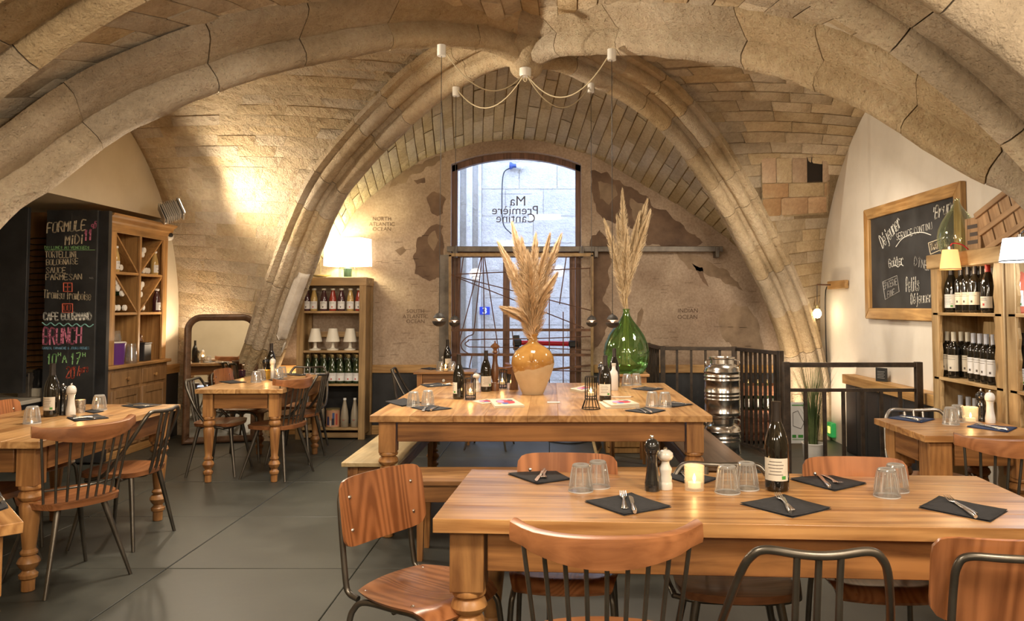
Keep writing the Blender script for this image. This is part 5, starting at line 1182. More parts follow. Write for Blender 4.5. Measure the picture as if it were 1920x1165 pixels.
def pampas(name, label, mouth, tips, mat, zbot, stiff=.5, wid=.05, dens=900):
    t = thing(name, label, 'dried grass', mouth)
    for (tip, pl, ww) in tips:
        T = Vector(tip)-mouth; B = Vector((random.uniform(-.015, .015), random.uniform(-.015, .015), 0)); F = Vector((-T.x*.18, -T.y*.18+random.uniform(-.02, .02), zbot))
        ax = smoothpts([F, B, B.lerp(T, .5)+Vector((-T.x*.10, 0, .03)), T], 10); s0 = 1-pl
        MB().tube(ax[:int(len(ax)*.8)], .0035, 6).build('stem', M_STM, t)
        m = MB(); n = len(ax)
        for i in range(int(dens*2.4)):
            f = s0+(1-s0)*random.random()**.85; k = min(n-2, int(f*(n-1))); fr = f*(n-1)-k; p = ax[k].lerp(ax[k+1], fr); d = (ax[k+1]-ax[k]).normalized()
            g = (f-s0)/(1-s0); env = (sin(pi*min(1, g*.9+.1))**.7)*(1-.62*g)*ww*2.1+.007
            a = random.uniform(0, 2*pi); o1 = d.orthogonal().normalized(); o2 = d.cross(o1); side = o1*cos(a)+o2*sin(a)
            Ls = random.uniform(.05, .11)*(1-.35*g); w = random.uniform(.0012, .0028); q = (d.cross(side)*cos(a*3)+side*sin(a*3)).normalized()*w
            rad = env*random.uniform(.35, 1); p1 = p+d*Ls*.5+side*rad*.8; p2 = p+d*Ls+side*rad-Vector((0, 0, .012*random.random()))
            b0 = len(m.v); m.v += [tuple(p-q*.6), tuple(p+q*.6), tuple(p1+q), tuple(p1-q), tuple(p2)]; m.f += [[b0, b0+1, b0+2, b0+3], [b0+3, b0+2, b0+4]]
        m.build('plume', mat, t, smooth=False, fix=False)
    return t
mouth = jl+Vector((0, 0, .455)); yv = mouth.y
tp = [((938, 462), .78, .042, -.04), ((962, 425), .70, .045, .05), ((979, 455), .72, .05, -.06), ((1004, 447), .72, .045, .04), ((1029, 448), .74, .035, -.05), ((1049, 448), .72, .045, .05),
      ((952, 500), .72, .045, .1), ((990, 480), .7, .055, -.1), ((1018, 490), .72, .05, .08), ((948, 580), .5, .03, -.12), ((1040, 520), .6, .035, -.1)]
pampas('pampas_bouquet', 'thick fan of tan pampas plumes in the amber stoneware jar', mouth, [(PY(x, y, yv+dy), p, w) for (x, y), p, w, dy in tp], M_PAM, -.05, dens=1000)
# green demijohn on a stool
M_GG = thin_glass('green_demijohn_glass', (.50, .76, .44), .2, .03)
st_ = thing('stool', 'tapered-leg pine stool holding the green demijohn', 'stool', (.70, 7.2, 0))
for i in range(2): MB().bx(-.19, -.15+i*.15+.0006, .785, .19, i*.15-.0006, .81).build('plank', M_TOPX, st_, bevel=.004)
for sx_ in (-1, 1):
    for sy in (-1, 1):
        x, y = sx_*.14, sy*.11; m = MB(); m.add([(x-.012,y-.012,0),(x+.012,y-.012,0),(x+.012,y+.012,0),(x-.012,y+.012,0),(x-.024,y-.024,.785),(x+.024,y-.024,.785),(x+.024,y+.024,.785),(x-.024,y+.024,.785)], [(0,3,2,1),(4,5,6,7),(0,1,5,4),(1,2,6,5),(2,3,7,6),(3,0,4,7)]); m.build('leg', M_LEG, st_, smooth=False)
for s in (-1, 1): MB().bx(-.13, s*.12-.008, .69, .13, s*.12+.008, .785).build('apron', M_APX, st_)
def demijohn(label, loc, r, h, mat):
    t = thing('demijohn', label, 'demijohn', loc); k = r/.21; j = h/.58
    pr = [(0, .015), (.12, .005), (.14, 0), (.165, .01), (.192, .06), (.208, .13), (.210, .19), (.198, .26), (.165, .34), (.115, .415), (.065, .475), (.038, .52), (.029, .55), (.028, .57), (.034, .572), (.034, .582), (.026, .582)]
    MB().lathe([(a*k, b*j) for a, b in pr], 48).build('glass_body', mat, t); MB().lathe([(a*k*.975, b*j+.004) for a, b in pr[1:-3]], 40).build('inner_glass', thin_glass(mat.name+'_inner', (.97, 1, .97), .08, .03), t)
    return t
dj = demijohn('large green glass demijohn with reed stems on the pine stool', (.695, 7.2, .811), .21, .585, M_GG)
mouth = Vector((.695, 7.2, .811+.58)); tp = [((1167, 362), .62, .045, 0), ((1135, 418), .66, .04, -.03), ((1212, 380), .52, .045, .04), ((1217, 402), .45, .035, -.04), ((1158, 410), .6, .045, .05), ((1198, 405), .5, .035, .0), ((1175, 440), .5, .05, -.04)]
pampas('pampas_bouquet', 'pale pampas plumes standing in the green demijohn', mouth, [(PY(x, y, 7.2+dy), p, w) for (x, y), p, w, dy in tp], M_PAM2, -.50, dens=800)
# ================================================================== LEFT: bottles in the cabinet, things on its counter
M_WCAP = plain('white_bottle_cap', (.78, .76, .72), .45); M_JOR = plain('juice_orange', (.50, .24, .04), .12, coat=.5); M_JRD = plain('juice_red', (.30, .035, .02), .12, coat=.5); M_JDK = plain('juice_dark', (.06, .02, .025), .12, coat=.5); M_JAM = plain('juice_apple', (.48, .33, .12), .12, coat=.5)
def lying(label):
    t = thing('lying_bottle', label, 'bottle', group='bottles lying in the oak cabinet')
    Mx = Matrix.Rotation(R(90), 4, 'Y')
    MB().lathe([(0, -.26), (.034, -.25), (.034, -.12), (.02, -.05), (.016, 0)], 16, M=Mx).build('glass_body', M_BG2, t)
    MB().lathe([(.018, -.02), (.029, -.018), (.030, .0), (.027, .004), (0, .004)], 18, M=Mx).build('cap', M_WCAP, t); return t
ly = None
LB = ['upper left compartment, at the left', 'upper left compartment, at the right', 'upper right compartment, topmost', 'upper right compartment, second from top', 'upper right compartment floor, leftmost', 'upper right compartment floor, middle', 'upper right compartment floor, rightmost', 'middle left compartment, topmost', 'middle left compartment, second from top', 'middle left compartment, third from top', 'middle left compartment, lowest on the slope', 'middle left compartment floor, leftmost', 'middle left compartment floor, middle', 'middle left compartment floor, rightmost', 'middle right compartment, topmost', 'middle right compartment, second from top', 'middle right compartment, third from top', 'middle right compartment, lowest']
for px in ((219, 501.5), (227.5, 502), (271, 469.5), (268, 477.5), (269.5, 507.5), (275, 507.5), (279, 508), (218, 528.5), (224, 536), (221.5, 541), (230, 550.5), (215.5, 577.5), (223, 577.5), (235, 577.5), (267.5, 533.5), (264, 539.5), (264.5, 552), (269, 577)):
    p = PX(px[0], px[1], -4.13)
    if ly is None: ly = lying('white-capped bottle lying in the cabinet: '+LB[0]); ly.location = p
    else: dup(ly, p, 0, 'white-capped bottle lying in the cabinet: '+LB.pop(1))
jc = wine('juice_bottle', 'amber juice bottle standing in the upper right compartment of the oak cabinet', JUI, M_JAM, M_WCAP, .222, (.02, .10), M_LABW, R(0), 1.2, marks='dark')
jc.location = PX(289, 512, -4.14); jc.location.z = 1.752
j2 = wine('juice_bottle', 'dark juice bottle standing in the middle right compartment of the oak cabinet', JUI, M_JDK, M_WCAP, .222, (.02, .10), M_LABW, R(0), 1.2, marks='dark'); j2.location = PX(293, 585, -4.14); j2.location.z = 1.362
dup(jc, (-4.14, PX(216, 500, -4.14).y, 1.752), 0, 'amber juice bottle half hidden at the left edge of the oak cabinet')
t = thing('purple_tub', 'purple plastic tub on the oak cabinet counter', 'tub', (-4.14, 7.43, .87)); MB().lathe([(0, 0), (.075, 0), (.088, .19), (.092, .19), (.092, .2), (.082, .2), (.07, .01), (0, .01)], 28).build('tub', plain('purple_plastic', (.11, .03, .20), .3), t); MB().lathe([(.085, .2), (.095, .205), (.085, .215)], 24).build('rim', M_WCAP, t)
def cup(lb, loc, r=.05, h=.10, n=1):
    t = thing('clear_cup_stack', lb, 'cups', loc)
    for k in range(n): MB().lathe([(r, k*.03), (r*.7, h+k*.03), (0, h+k*.03)], 20).build('cup', M_GL, t)
    return t
cup('stack of clear cups on the counter beside the purple tub', (-4.07, 7.58, .87), .055, .13, 3); cup('clear cups sticking out of the purple tub', (-4.14, 7.43, 1.07), .05, .09, 2)
t = thing('black_box', 'small black box with lid on the oak cabinet counter', 'box', (-4.18, 7.95, .87)); MB().bx(-.08, -.07, 0, .08, .07, .17).build('box', M_BLKP, t, bevel=.006); MB().bx(-.085, -.075, .17, .085, .075, .185).build('lid', M_BLKP, t, bevel=.004); MB().lathe([(.02, .185), (.03, .2), (.015, .23), (.02, .25), (0, .27)], 14).build('figure', M_WAL, t)
# ---- mirror
mA = PZ(341, 834, 0); mB = PZ(482, 827, 0); dx = (mB-mA); Lm = dx.length; t = thing('mirror', 'tall arched-top mirror in a dark brown frame leaning at the stone pier', 'mirror', (mA+mB)/2, atan2(dx.y, dx.x))
Hm = 1.34; lean = R(-1.2)
def arch_rect(w, h, r, z0=0, n=8):
    P = [(-w/2, z0), (w/2, z0)]
    for i in range(n+1): a = pi/2*i/n; P.append((w/2-r+r*cos(a), h-r+r*sin(a)))
    for i in range(n+1): a = pi/2+pi/2*i/n; P.append((-w/2+r+r*cos(a), h-r+r*sin(a)))
    return P
M_MFR = speck('mirror_frame_wood', (.07, .035, .018), (.16, .085, .045), 14, .32, .15)
steps = [(0, 0, .17), (0, .03, .17), (.012, .045, .155), (.03, .045, .14), (.045, .035, .125), (.06, .03, .11), (.068, .018, .10), (.07, .008, .095)]
m = MB(); G = []
for ins, y, r in steps: G.append([(x, -y, z) for x, z in arch_rect(Lm-2*ins, Hm-ins, r, ins)])
for g in G: g.append(g[0])
m.grid(G); m.f.append(list(range(len(G[0])-1)))
mf = m.build('frame', M_MFR, t, rot=(lean, 0, 0), ang=.9)
MB().prism(arch_rect(Lm-.138, Hm-.069, .095, .069), -.012, -.008, 'XZ').build('mirror_glass', plain('silvered_glass', (.83, .80, .72), .02, 1), t, rot=(lean, 0, 0), smooth=False)
# ---- bookcase at the back wall
bk = thing('bookcase', 'tall open pine bookcase with drinks and little lamps at the map wall', 'bookcase', (-2.36, 8.55, 0)); M_BK = wood('bookcase_pine', (.25, .15, .06), (.42, .27, .12), 'Z', .9, .55, True); M_BKX = wood('bookcase_shelf', (.27, .16, .07), (.46, .30, .14), 'X', .9, .5, True)
for sx_ in (-1, 1):
    for y in (-.15, .15): MB().bx(sx_*.335-.035, y-.025, 0, sx_*.335+.035, y+.025, 1.66).build('post', M_BK, bk, bevel=.003)
    MB().bx(sx_*.345-.008, -.125, .05, sx_*.345+.008, .125, 1.66).build('side_panel', M_BK, bk)
MB().bx(-.375, -.18, 1.645, .375, .18, 1.735).build('top_board', M_BKX, bk, bevel=.004)
for z in (1.36, .935, .58, .11): MB().bx(-.30, -.16, z-.012, .30, .16, z+.012).build('shelf', M_BKX, bk, bevel=.002)
MB().bx(-.30, .15, 1.08, .30, .16, 1.14).build('back_rail', M_BKX, bk); MB().bx(-.30, -.16, .02, .30, -.14, .07).build('plinth', M_BKX, bk)
cols = [M_JDK, M_JAM, M_JDK, M_JRD, M_JDK, M_JAM, M_JRD]; nm = ['dark', 'amber', 'dark', 'red', 'dark', 'amber', 'red']; xsj = [574.5, 588, 606.5, 623.5, 639.5, 656.5, 672.5]
pos = ['at the left end', 'second from the left', 'third from the left', 'at the middle', 'third from the right', 'second from the right', 'at the right end']
for i, x in enumerate(xsj):
    j = wine('juice_bottle', '%s juice bottle %s of the top bookcase shelf' % (nm[i], pos[i]), JUI, cols[i], plain('straw_cap', (.5, .45, .35), .4), .224, (.022, .105), M_LABW, R(-90), 1.25, marks='red' if i % 2 else 'dark', group='juice bottles on the top bookcase shelf'); p = PY(x, 580, 8.44); j.location = (p.x, 8.45, 1.372)
lm = None
for i, x in enumerate((591, 624, 656.5)):
    lb = ['leftmost of three small white lamps on the bookcase', 'middle one of three small white lamps on the bookcase', 'rightmost of three small white lamps on the bookcase'][i]; p = PY(x, 650, 8.48)
    if lm is None:
        lm = thing('table_lamp', lb, 'lamp', (p.x, 8.48, .947), group='small white lamps on the bookcase'); M_LW = plain('ivory_lampshade', (.72, .68, .58), .45)
        MB().lathe([(0, 0), (.062, 0), (.062, .012), (.03, .018), (.018, .03), (.016, .06), (.018, .1), (0, .1)], 24).build('base', M_LW, lm); MB().lathe([(.075, .092), (.045, .235), (.043, .235), (.073, .092)], 28).build('lamp_shade', M_LW, lm); MB().lathe([(0, .232), (.044, .235), (0, .238)], 24).build('shade_top', M_LW, lm)
    else: dup(lm, (p.x, 8.48, .947), 0, lb)
ch = None; k = 0
for row, y in enumerate((8.43, 8.53, 8.62)):
    for i in range(6 if row else 7):
        x = -2.62+i*.088+(.044 if row == 1 else 0)
        lbl = 'corked cider bottle in the %s row on the bookcase, number %s from the left post' % (['front', 'middle', 'back'][row], ['one', 'two', 'three', 'four', 'five', 'six', 'seven'][i])
        lbl = ['front row', 'middle row', 'back row'][row]+' cider bottle on the bookcase, '+['beside the left post', 'second from the left post', 'third from the left post', 'in the middle', 'third from the right post', 'second from the right post', 'beside the right post'][i if row == 0 else (i if i < 3 else i+1)]
        if ch is None: ch = wine('cider_bottle', lbl, CHA, M_BG2, M_FOILG, .275, (.03, .115), M_LABW, R(-90), 1.3, marks='red', group='cider bottles on the bookcase'); ch.location = (x, y, .592)
        else: dup(ch, (x, y, .592), random.uniform(-.2, .2), lbl)
M_FROST = plain('frosted_bottle', (.42, .36, .27), .25, alpha=.75); fb = None
for x, y, lb in ((602, 8.5, 'frosted lemonade bottle left of the printed tin'), (646, 8.45, 'frosted lemonade bottle just right of the printed tin'), (665, 8.46, 'frosted lemonade bottle second from the right post'), (675, 8.55, 'frosted lemonade bottle at the right post of the bookcase')):
    if fb is None:
        fb = wine('clear_bottle', lb, [(0, .01), (.036, 0), (.042, .005), (.043, .1), (.037, .17), (.022, .24), (.0155, .28), (.0155, .31), (0, .31)], M_FROST, M_WCAP, .29, (.06, .09), plain('clear_label', (.45, .4, .3), .5, alpha=.5), R(-90), .7, marks='red', group='frosted bottles on the bottom bookcase shelf'); fb.location = (PY(x, 790, y).x, y, .122)
    else: dup(fb, (PY(x, 790, y).x, y, .122), 0, lb)
t = thing('printed_tin', 'round pink tin with dark printed figures on the bottom bookcase shelf', 'tin', (PY(624.5, 790, 8.46).x, 8.46, .122)); M_TP = plain('tin_pink', (.55, .30, .18), .4)
MB().lathe([(0, 0), (.072, 0), (.072, .19), (0, .19)], 28).build('tin_body', M_TP, t); MB().lathe([(.074, .187), (.074, .2), (0, .202)], 28).build('lid', M_FOILG, t); MB().lathe([(.074, 0), (.074, .008), (0, .008)], 28).build('foot_ring', M_FOILG, t)
for a, z0, z1, w, c in ((-120, .03, .12, .18, (.03, .05, .15)), (-118, .12, .165, .12, (.5, .3, .15)), (-75, .03, .10, .2, (.03, .03, .05)), (-72, .1, .16, .16, (.06, .1, .25)), (-96, .02, .08, .1, (.6, .55, .5)), (-45, .03, .15, .15, (.45, .08, .06))): patch_label(.072, z0, z1, R(a)-w, R(a)+w, plain('tinprint%.2f%.2f' % (c[0], c[2]), c, .5), 'printed_figure', t, .001, 5)
# lit lamp with square shade
t = thing('square_lamp', 'glowing rectangular white lampshade on a glass block base', 'lamp', (PY(652, 522, 8.55).x, 8.55, 1.736))
M_SHD = plain('lit_lampshade', (.9, .88, .8), .7, emis=(1, .93, .72), es=3.6)
zz0 = PY(652, 499, 8.5).z-1.736; zz1 = PY(652, 447, 8.5).z-1.736; m = MB()
w, d = .215, .14
for a, b in (((-w, -d), (w, -d)), ((w, -d), (w, d)), ((w, d), (-w, d)), ((-w, d), (-w, -d))): m.add([(a[0], a[1], zz0), (b[0], b[1], zz0), (b[0]*.97, b[1]*.97, zz1), (a[0]*.97, a[1]*.97, zz1)], [(0, 1, 2, 3)])
m.build('lamp_shade', M_SHD, t, smooth=False, rot=(0, 0, R(-14)), solid=.003)
for zz in (zz0, zz1): MB().tube([(w*sx_*(1 if zz == zz0 else .97), d*sy*(1 if zz == zz0 else .97), zz) for sx_, sy in ((-1, -1), (1, -1), (1, 1), (-1, 1))], .004, 6, closed=True).build('shade_edge', plain('shade_edge', (.75, .6, .4), .6), t, rot=(0, 0, R(-14)))
MB().bx(-.09, -.05, 0, .09, .05, zz0-.005).build('glass_base', thin_glass('clear_block', (.9, .95, .9), .2, .05), t, bevel=.006); MB().lathe([(0, .008), (.042, .01), (.045, .1), (.03, zz0-.02), (0, zz0-.01)], 20).build('green_core', plain('green_core', (.08, .13, .10), .15), t)
gl_ = glow(t, (zz0+zz1)/2, 30, .08)
for q in bpy.data.lights:
    if q.name.startswith('candle_light') and q.energy == 30: q.color = (1, .88, .52); q.name = 'lamp_light'
t = thing('white_dish', 'pale oval dish on a thin stand on top of the bookcase', 'dish', (PY(601, 520, 8.6).x, 8.6, 1.736)); MB().lathe([(0, 0), (.03, 0), (.03, .008), (.1, .02), (.115, .03), (.1, .03), (0, .02)], 28).build('dish', plain('pale_dish', (.6, .62, .45), .4), t); MB().tube([(.0, 0, .02), (0, 0, .28)], .003, 6).build('rod', M_FOILG, t)
# ================================================================== CEILING HUB, PENDANTS, FLOOD LIGHT, CAMERA
M_WPL = plain('white_plastic', (.78, .75, .68), .4); M_CORD = plain('beige_cord', (.55, .46, .30), .7)
CAN = [(828, 95, 5.25, 822, 600, .030, .075, 'near left'), (1147, 103, 5.25, 1148, 603, .030, .075, 'near right'), (855, 172, 6.45, 852, 603, .030, .075, 'far left'), (1108, 165, 6.4, 1110, 603, .028, .075, 'far right')]
hub = thing('ceiling_rose', 'white junction box under the vault boss with looping cords', 'ceiling rose', PY(985, 136, 5.85)); MB().lathe([(0, -.03), (.04, -.03), (.045, -.02), (.045, .03), (.02, .045), (0, .05)], 20).build('box', M_WPL, hub)
MB().tube(smoothpts([(.0, 0, -.03), (-.012, 0, -.055), (.0, 0, -.07), (.012, 0, -.055), (0, 0, -.03)], 4), .004, 6).build('hook', M_CORD, hub)
M_PB = plain('pendant_black', (.022, .018, .015), .6); M_CU = plain('copper_reflector', (.75, .36, .2), .2, .9, emis=(1, .62, .38), es=2.2)
for i, (x, y, Y, lx, lyy, r, h, w_) in enumerate(CAN):
    top = PY(x, y, Y); lampp = PY(lx, lyy, Y); lampp.x = (lampp.x+top.x)/2 if abs(lampp.x-top.x) < .03 else lampp.x
    t = thing('pendant_lamp', 'small black two-part globe pendant, %s of the four over the square table' % w_, 'pendant lamp', (lampp.x, Y, top.z), group='globe pendants over the square table')
    dxx = top.x-lampp.x
    MB().lathe([(0, -h/2), (r, -h/2), (r, h/2), (0, h/2)], 20, (dxx, 0, 0)).build('ceiling_canopy', M_WPL, t, ang=.6); zl = lampp.z-top.z
    MB().tube([(dxx, 0, -h/2), (0, 0, zl+.045)], .0022, 6).build('cord', M_PB, t)
    rr_ = .047
    MB().lathe([(0, .047), (.004, .056), (.006, .047)]+[(rr_*.88*sin(R(a)), rr_*cos(R(a))) for a in (20, 35, 50, 65, 72)]+[(.036, .010), (.0, .014)], 28, (0, 0, zl)).build('upper_dome', M_PB, t)
    MB().lathe([(rr_, -.008)]+[(rr_*cos(R(a)), -.008-rr_*.8*sin(R(a))) for a in (12, 30, 50, 70)]+[(0, -.008-rr_*.8)], 28, (0, 0, zl)).build('lower_bowl', M_PB, t); MB().lathe([(0, -.009), (rr_*.98, -.009)], 28, (0, 0, zl)).build('bowl_lid', M_PB, t)
    MB().lathe([(.008, -.008), (.009, -.002), (.02, .008), (.036, .010)], 20, (0, 0, zl)).build('reflector', M_CU, t)
    d = bpy.data.lights.new('pendant_light', 'SPOT'); d.energy = 8; d.color = SOFT; d.spot_size = R(120); d.shadow_soft_size = .03; q = bpy.data.objects.new('pendant_light', d); COL.objects.link(q); q.parent = t; q.location = (0, 0, zl-.06)
    hb = Vector(hub.location)-Vector(t.location); c0_ = Vector((dxx, 0, h/2-.005)); midp = (c0_+hb)*.5
    sagz = {0: PY(905, 172, 5.6).z, 1: PY(1050, 185, 5.6).z, 2: PY(915, 199, 6.1).z, 3: PY(1060, 200, 6.1).z}[i]-top.z
    P = smoothpts([c0_, c0_.lerp(midp, .45)*1+Vector((0, 0, 0)), midp, midp.lerp(hb, .6), hb], 6)
    P = [c0_.lerp(hb, s/16)*1 for s in range(17)]; mz = (c0_.z+hb.z)/2-sagz; P = [p-Vector((0, 0, mz*4*(s/16)*(1-s/16))) for s, p in enumerate(P)]
    MB().tube(P, .0045, 6).build('loop_cord', M_CORD, t)
fl_ = thing('flood_light', 'grey finned metal flood light high at the corner of the left wall', 'flood light', PY(323, 396, 7.75)); M_GM = plain('grey_cast_metal', (.42, .40, .37), .4, .6)
Rm = Matrix.Rotation(R(-25), 4, 'Y') @ Matrix.Rotation(R(30), 4, 'Z')
MB().bx(-.09, -.08, -.07, .07, .08, .07, Rm).build('housing', M_GM, fl_, bevel=.01)
for k in range(9): MB().bx(-.105+k*.018, -.095, -.085, -.099+k*.018, .095, .085, Rm).build('fin', M_GM, fl_)
MB().bx(.07, -.1, -.09, .09, .1, .09, Rm).build('bezel', M_GM, fl_, bevel=.005); MB().bx(.089, -.085, -.075, .094, .085, .075, Rm).build('lens', plain('lit_lens', (1, 1, 1), .3, emis=(1, .9, .75), es=14), fl_)
MB().tube(smoothpts([(-.05, 0, -.08), (-.1, .05, -.12), (-.16, .1, -.08)], 4), .012, 8).build('arm', M_GM, fl_)
t = thing('security_camera', 'white dome security camera on the wall edge under the flood light', 'camera', PY(332, 444, 8.34)); t.location.x = XL+.05
MB().lathe([(.05, 0), (.05, .02), (0, .02)], 24, M=Matrix.Rotation(R(90), 4, 'Y') @ Matrix.Translation((0, 0, -.05))).build('mount', M_WPL, t); MB().lathe([(.045*sin(R(a)), .045*cos(R(a))) for a in range(0, 181, 15)], 20).build('ball', M_WPL, t); MB().lathe([(0, .048), (.024, .046), (.026, .038), (0, .038)], 18, M=Matrix.Rotation(R(60), 4, 'Y') @ Matrix.Rotation(R(40), 4, 'X')).build('lens', M_BLKP, t)
cbp = [PX(x, y, XL+.008) for x, y in ((257, 250), (272, 280), (286, 312), (298, 345), (309, 375), (318, 392))]; t = thing('cable', 'thin black cable clipped along the curved edge of the left vault', 'cable', cbp[0])
MB().tube([p-cbp[0] for p in smoothpts(cbp, 5)], .007, 6).build('cable', M_BLKP, t)
for k in range(4): p = cbp[0].lerp(cbp[-1], 0) if False else smoothpts(cbp, 5)[3+k*6]-cbp[0]; MB().box(tuple(p), (.012, .022, .022)).build('clip', M_WPL, t)
# ================================================================== MAP PRINT on the back wall
M_CON = speck('map_land_print', (.11, .065, .042), (.24, .155, .10), 5, .85, .0, p=(.3, .7)); M_CON2 = speck('map_land_print_light', (.22, .15, .095), (.36, .26, .17), 6, .85, .0)
def inside_arch_px(x, y): return True
def land(px, mat=M_CON, d=.0015, wob=.045):
    P = [PY(x, y, YB-d) for x, y in px]; Q = []
    for i in range(len(P)):
        a, b = P[i], P[(i+1) % len(P)]; n = max(2, int((b-a).length/.03))
        for k in range(n):
            p = a.lerp(b, k/n); Q.append((p.x+wob*noise.noise(p*9), p.z+wob*noise.noise(p*9+Vector((7, 7, 7)))+.4*wob*noise.noise(p*30)))
    m = MB(); m.prism(Q, YB-d, YB+.002, 'XZ'); bmx = m.build('printed_land', mat, wb, smooth=False)
    return bmx
land([(805,426),(820,421),(832,422),(833,518),(822,521),(801,523),(782,513),(775,476),(782,449)]); land([(800,372),(812,362),(830,366),(834,372),(834,400),(820,405),(806,396),(802,385)]); land([(726,350),(735,333),(760,315),(790,305),(830,292),(836,296),(800,316),(775,330),(745,352)], M_CON2); land([(776,338),(796,333),(797,342),(780,343)])
land([(806,440),(818,434),(824,452),(812,468),(803,458)], M_CON2, .0025)
land([(1110,318),(1135,322),(1170,344),(1212,372),(1255,405),(1290,432),(1318,455),(1290,468),(1250,464),(1215,455),(1190,430),(1150,420),(1120,398),(1108,360)]); land([(1124,340),(1150,345),(1162,362),(1145,380),(1126,372)], M_CON2, .0025); land([(1180,372),(1205,380),(1225,402),(1212,420),(1190,410)], M_CON2, .0025)
land([(1108,440),(1125,432),(1145,450),(1150,480),(1142,520),(1132,556),(1146,590),(1130,640),(1112,668),(1106,600)]); land([(1196,588),(1204,577),(1207,585),(1201,612),(1192,614)], M_CON2, .0015, .008)
land([(1268,474),(1300,478),(1345,500),(1375,520),(1390,545),(1360,530),(1320,512),(1290,506)], M_CON2); land([(1300,492),(1320,505),(1330,540),(1312,520)], M_CON)
land([(1352,588),(1378,570),(1402,578),(1424,612),(1432,650),(1405,668),(1372,652),(1350,622)], M_CON2); land([(740,470),(755,462),(762,470),(750,480)], M_CON2, .0015, .008)
M_MT = plain('map_lettering', (.14, .09, .06), .9)
for s, x, y, z_ in (('NORTH', 716, 411, .055), ('ATLANTIC', 716, 421, .055), ('OCEAN', 716, 430, .055), ('SOUTH', 779, 584, .055), ('ATLANTIC', 779, 594, .055), ('OCEAN', 779, 603, .055), ('INDIAN', 1290, 583, .06), ('OCEAN', 1289, 595, .06)):
    text(s, z_*1.1, PY(x, y, YB-.003), M_MT, wb, ext=.0004)
m = MB()
for k in range(70):
    x = random.choice([random.uniform(700, 830), random.uniform(1120, 1440)]); y = random.uniform(440, 672)
    if 1150 < x < 1215 and y < 600 : continue
    p = PY(x, y, YB-.002)
    if (p.x+.24)**2/2.75**2+((p.z-.9)/2.25)**2 > .95: continue
    m.bx(p.x-random.uniform(.02, .07), YB-.0015, p.z-.002, p.x+.03, YB, p.z+.002)
o = m.build('map_small_print', M_MT, wb, smooth=False); o['kind'] = 'stuff'
# ================================================================== RAILING and what stands behind it
M_RL = speck('black_iron_rail', (.03, .022, .016), (.075, .052, .036), 14, .5, .12, metal=.4)
def railing(label, A, B, z1, n, z0=.05, mid_=None, endpost=True, startpost=True, cap=.035):
    A = Vector(A); B = Vector(B); d = (B-A); Lr = d.length; t = thing('railing', label, 'railing', (A.x, A.y, 0), atan2(d.y, d.x))
    MB().bx(0, -.02, z1-cap, Lr, .02, z1).build('top_rail', M_RL, t, bevel=.003); MB().bx(0, -.015, z0, Lr, .015, z0+.025).build('bottom_rail', M_RL, t)
    zt = z1-cap
    if mid_: MB().bx(0, -.012, mid_-.012, Lr, .012, mid_+.012).build('middle_rail', M_RL, t); zt = mid_-.012
    for i in range(n): x = Lr*(i+1)/(n+1); MB().bx(x-.0125, -.01, z0+.025, x+.0125, .01, zt).build('baluster', M_RL, t)
    if startpost: MB().bx(-.025, -.025, 0, .025, .025, z1+.005).build('post', M_RL, t, bevel=.003)
    if endpost: MB().bx(Lr-.025, -.025, 0, Lr+.025, .025, z1+.005).build('post', M_RL, t, bevel=.003)
    return t
P1 = PY(1243, 700, 8.0); P2 = PY(1377, 700, 7.9); P3 = PY(1463, 700, 7.15); P4 = PY(1474, 700, 6.0); P5 = PY(1722, 700, 6.0)
railing('black iron railing section behind the steel drums', (P1.x, 8.0), (P2.x, 7.9), 1.01, 4)
railing('slanting black railing section right of the steel drums', (P2.x+.02, 7.86), (P3.x, 7.15), 1.01, 8, startpost=False)
railing('short dense railing section between map wall and demijohn', (P1.x-.02, 8.06), (P1.x-.06, 8.72), 1.01, 5, startpost=False)
railing('low black railing with a middle rail in front of the potted grass', (P4.x, 6.0), (P5.x, 6.0), .99, 6, mid_=.78)
# steel drums
M_INX = plain('polished_steel', (.62, .60, .57), .2, 1)
def drum(label, loc, h):
    t = thing('steel_drum', label, 'drum', loc); r = .148; pr = [(0, .01), (r-.01, 0), (r, .008)]; z = .012
    for zr in (.03, .14, .17, .2, .30, .33):
        if zr < h-.14: pr += [(r, zr-.01), (r+.004, zr-.003), (r+.004, zr+.003), (r, zr+.01)]
    pr += [(r, h-.13), (r+.006, h-.12), (r, h-.11), (r-.004, h-.09), (r-.03, h-.065), (.10, h-.055), (.098, h-.02), (.11, h-.012), (.11, h), (.095, h), (.09, h-.04), (0, h-.04)]
    MB().lathe(pr, 48).build('drum_body', M_INX, t)
    for s in (-1, 1):
        m = MB().tube(smoothpts([(s*.098, -.02, h-.02), (s*.135, -.03, h-.03), (s*.14, -.035, h-.06), (s*.12, -.03, h-.085), (s*.10, -.025, h-.06)], 4), .006, 8); m.build('handle', M_INX, t)
    return t
dc = PY(1353.5, 700, 6.6); drum('lower polished steel drum standing on the floor by the railing', (dc.x, 6.6, 0), .50); drum('upper polished steel drum stacked on another by the railing', (dc.x, 6.6, .505), .49)
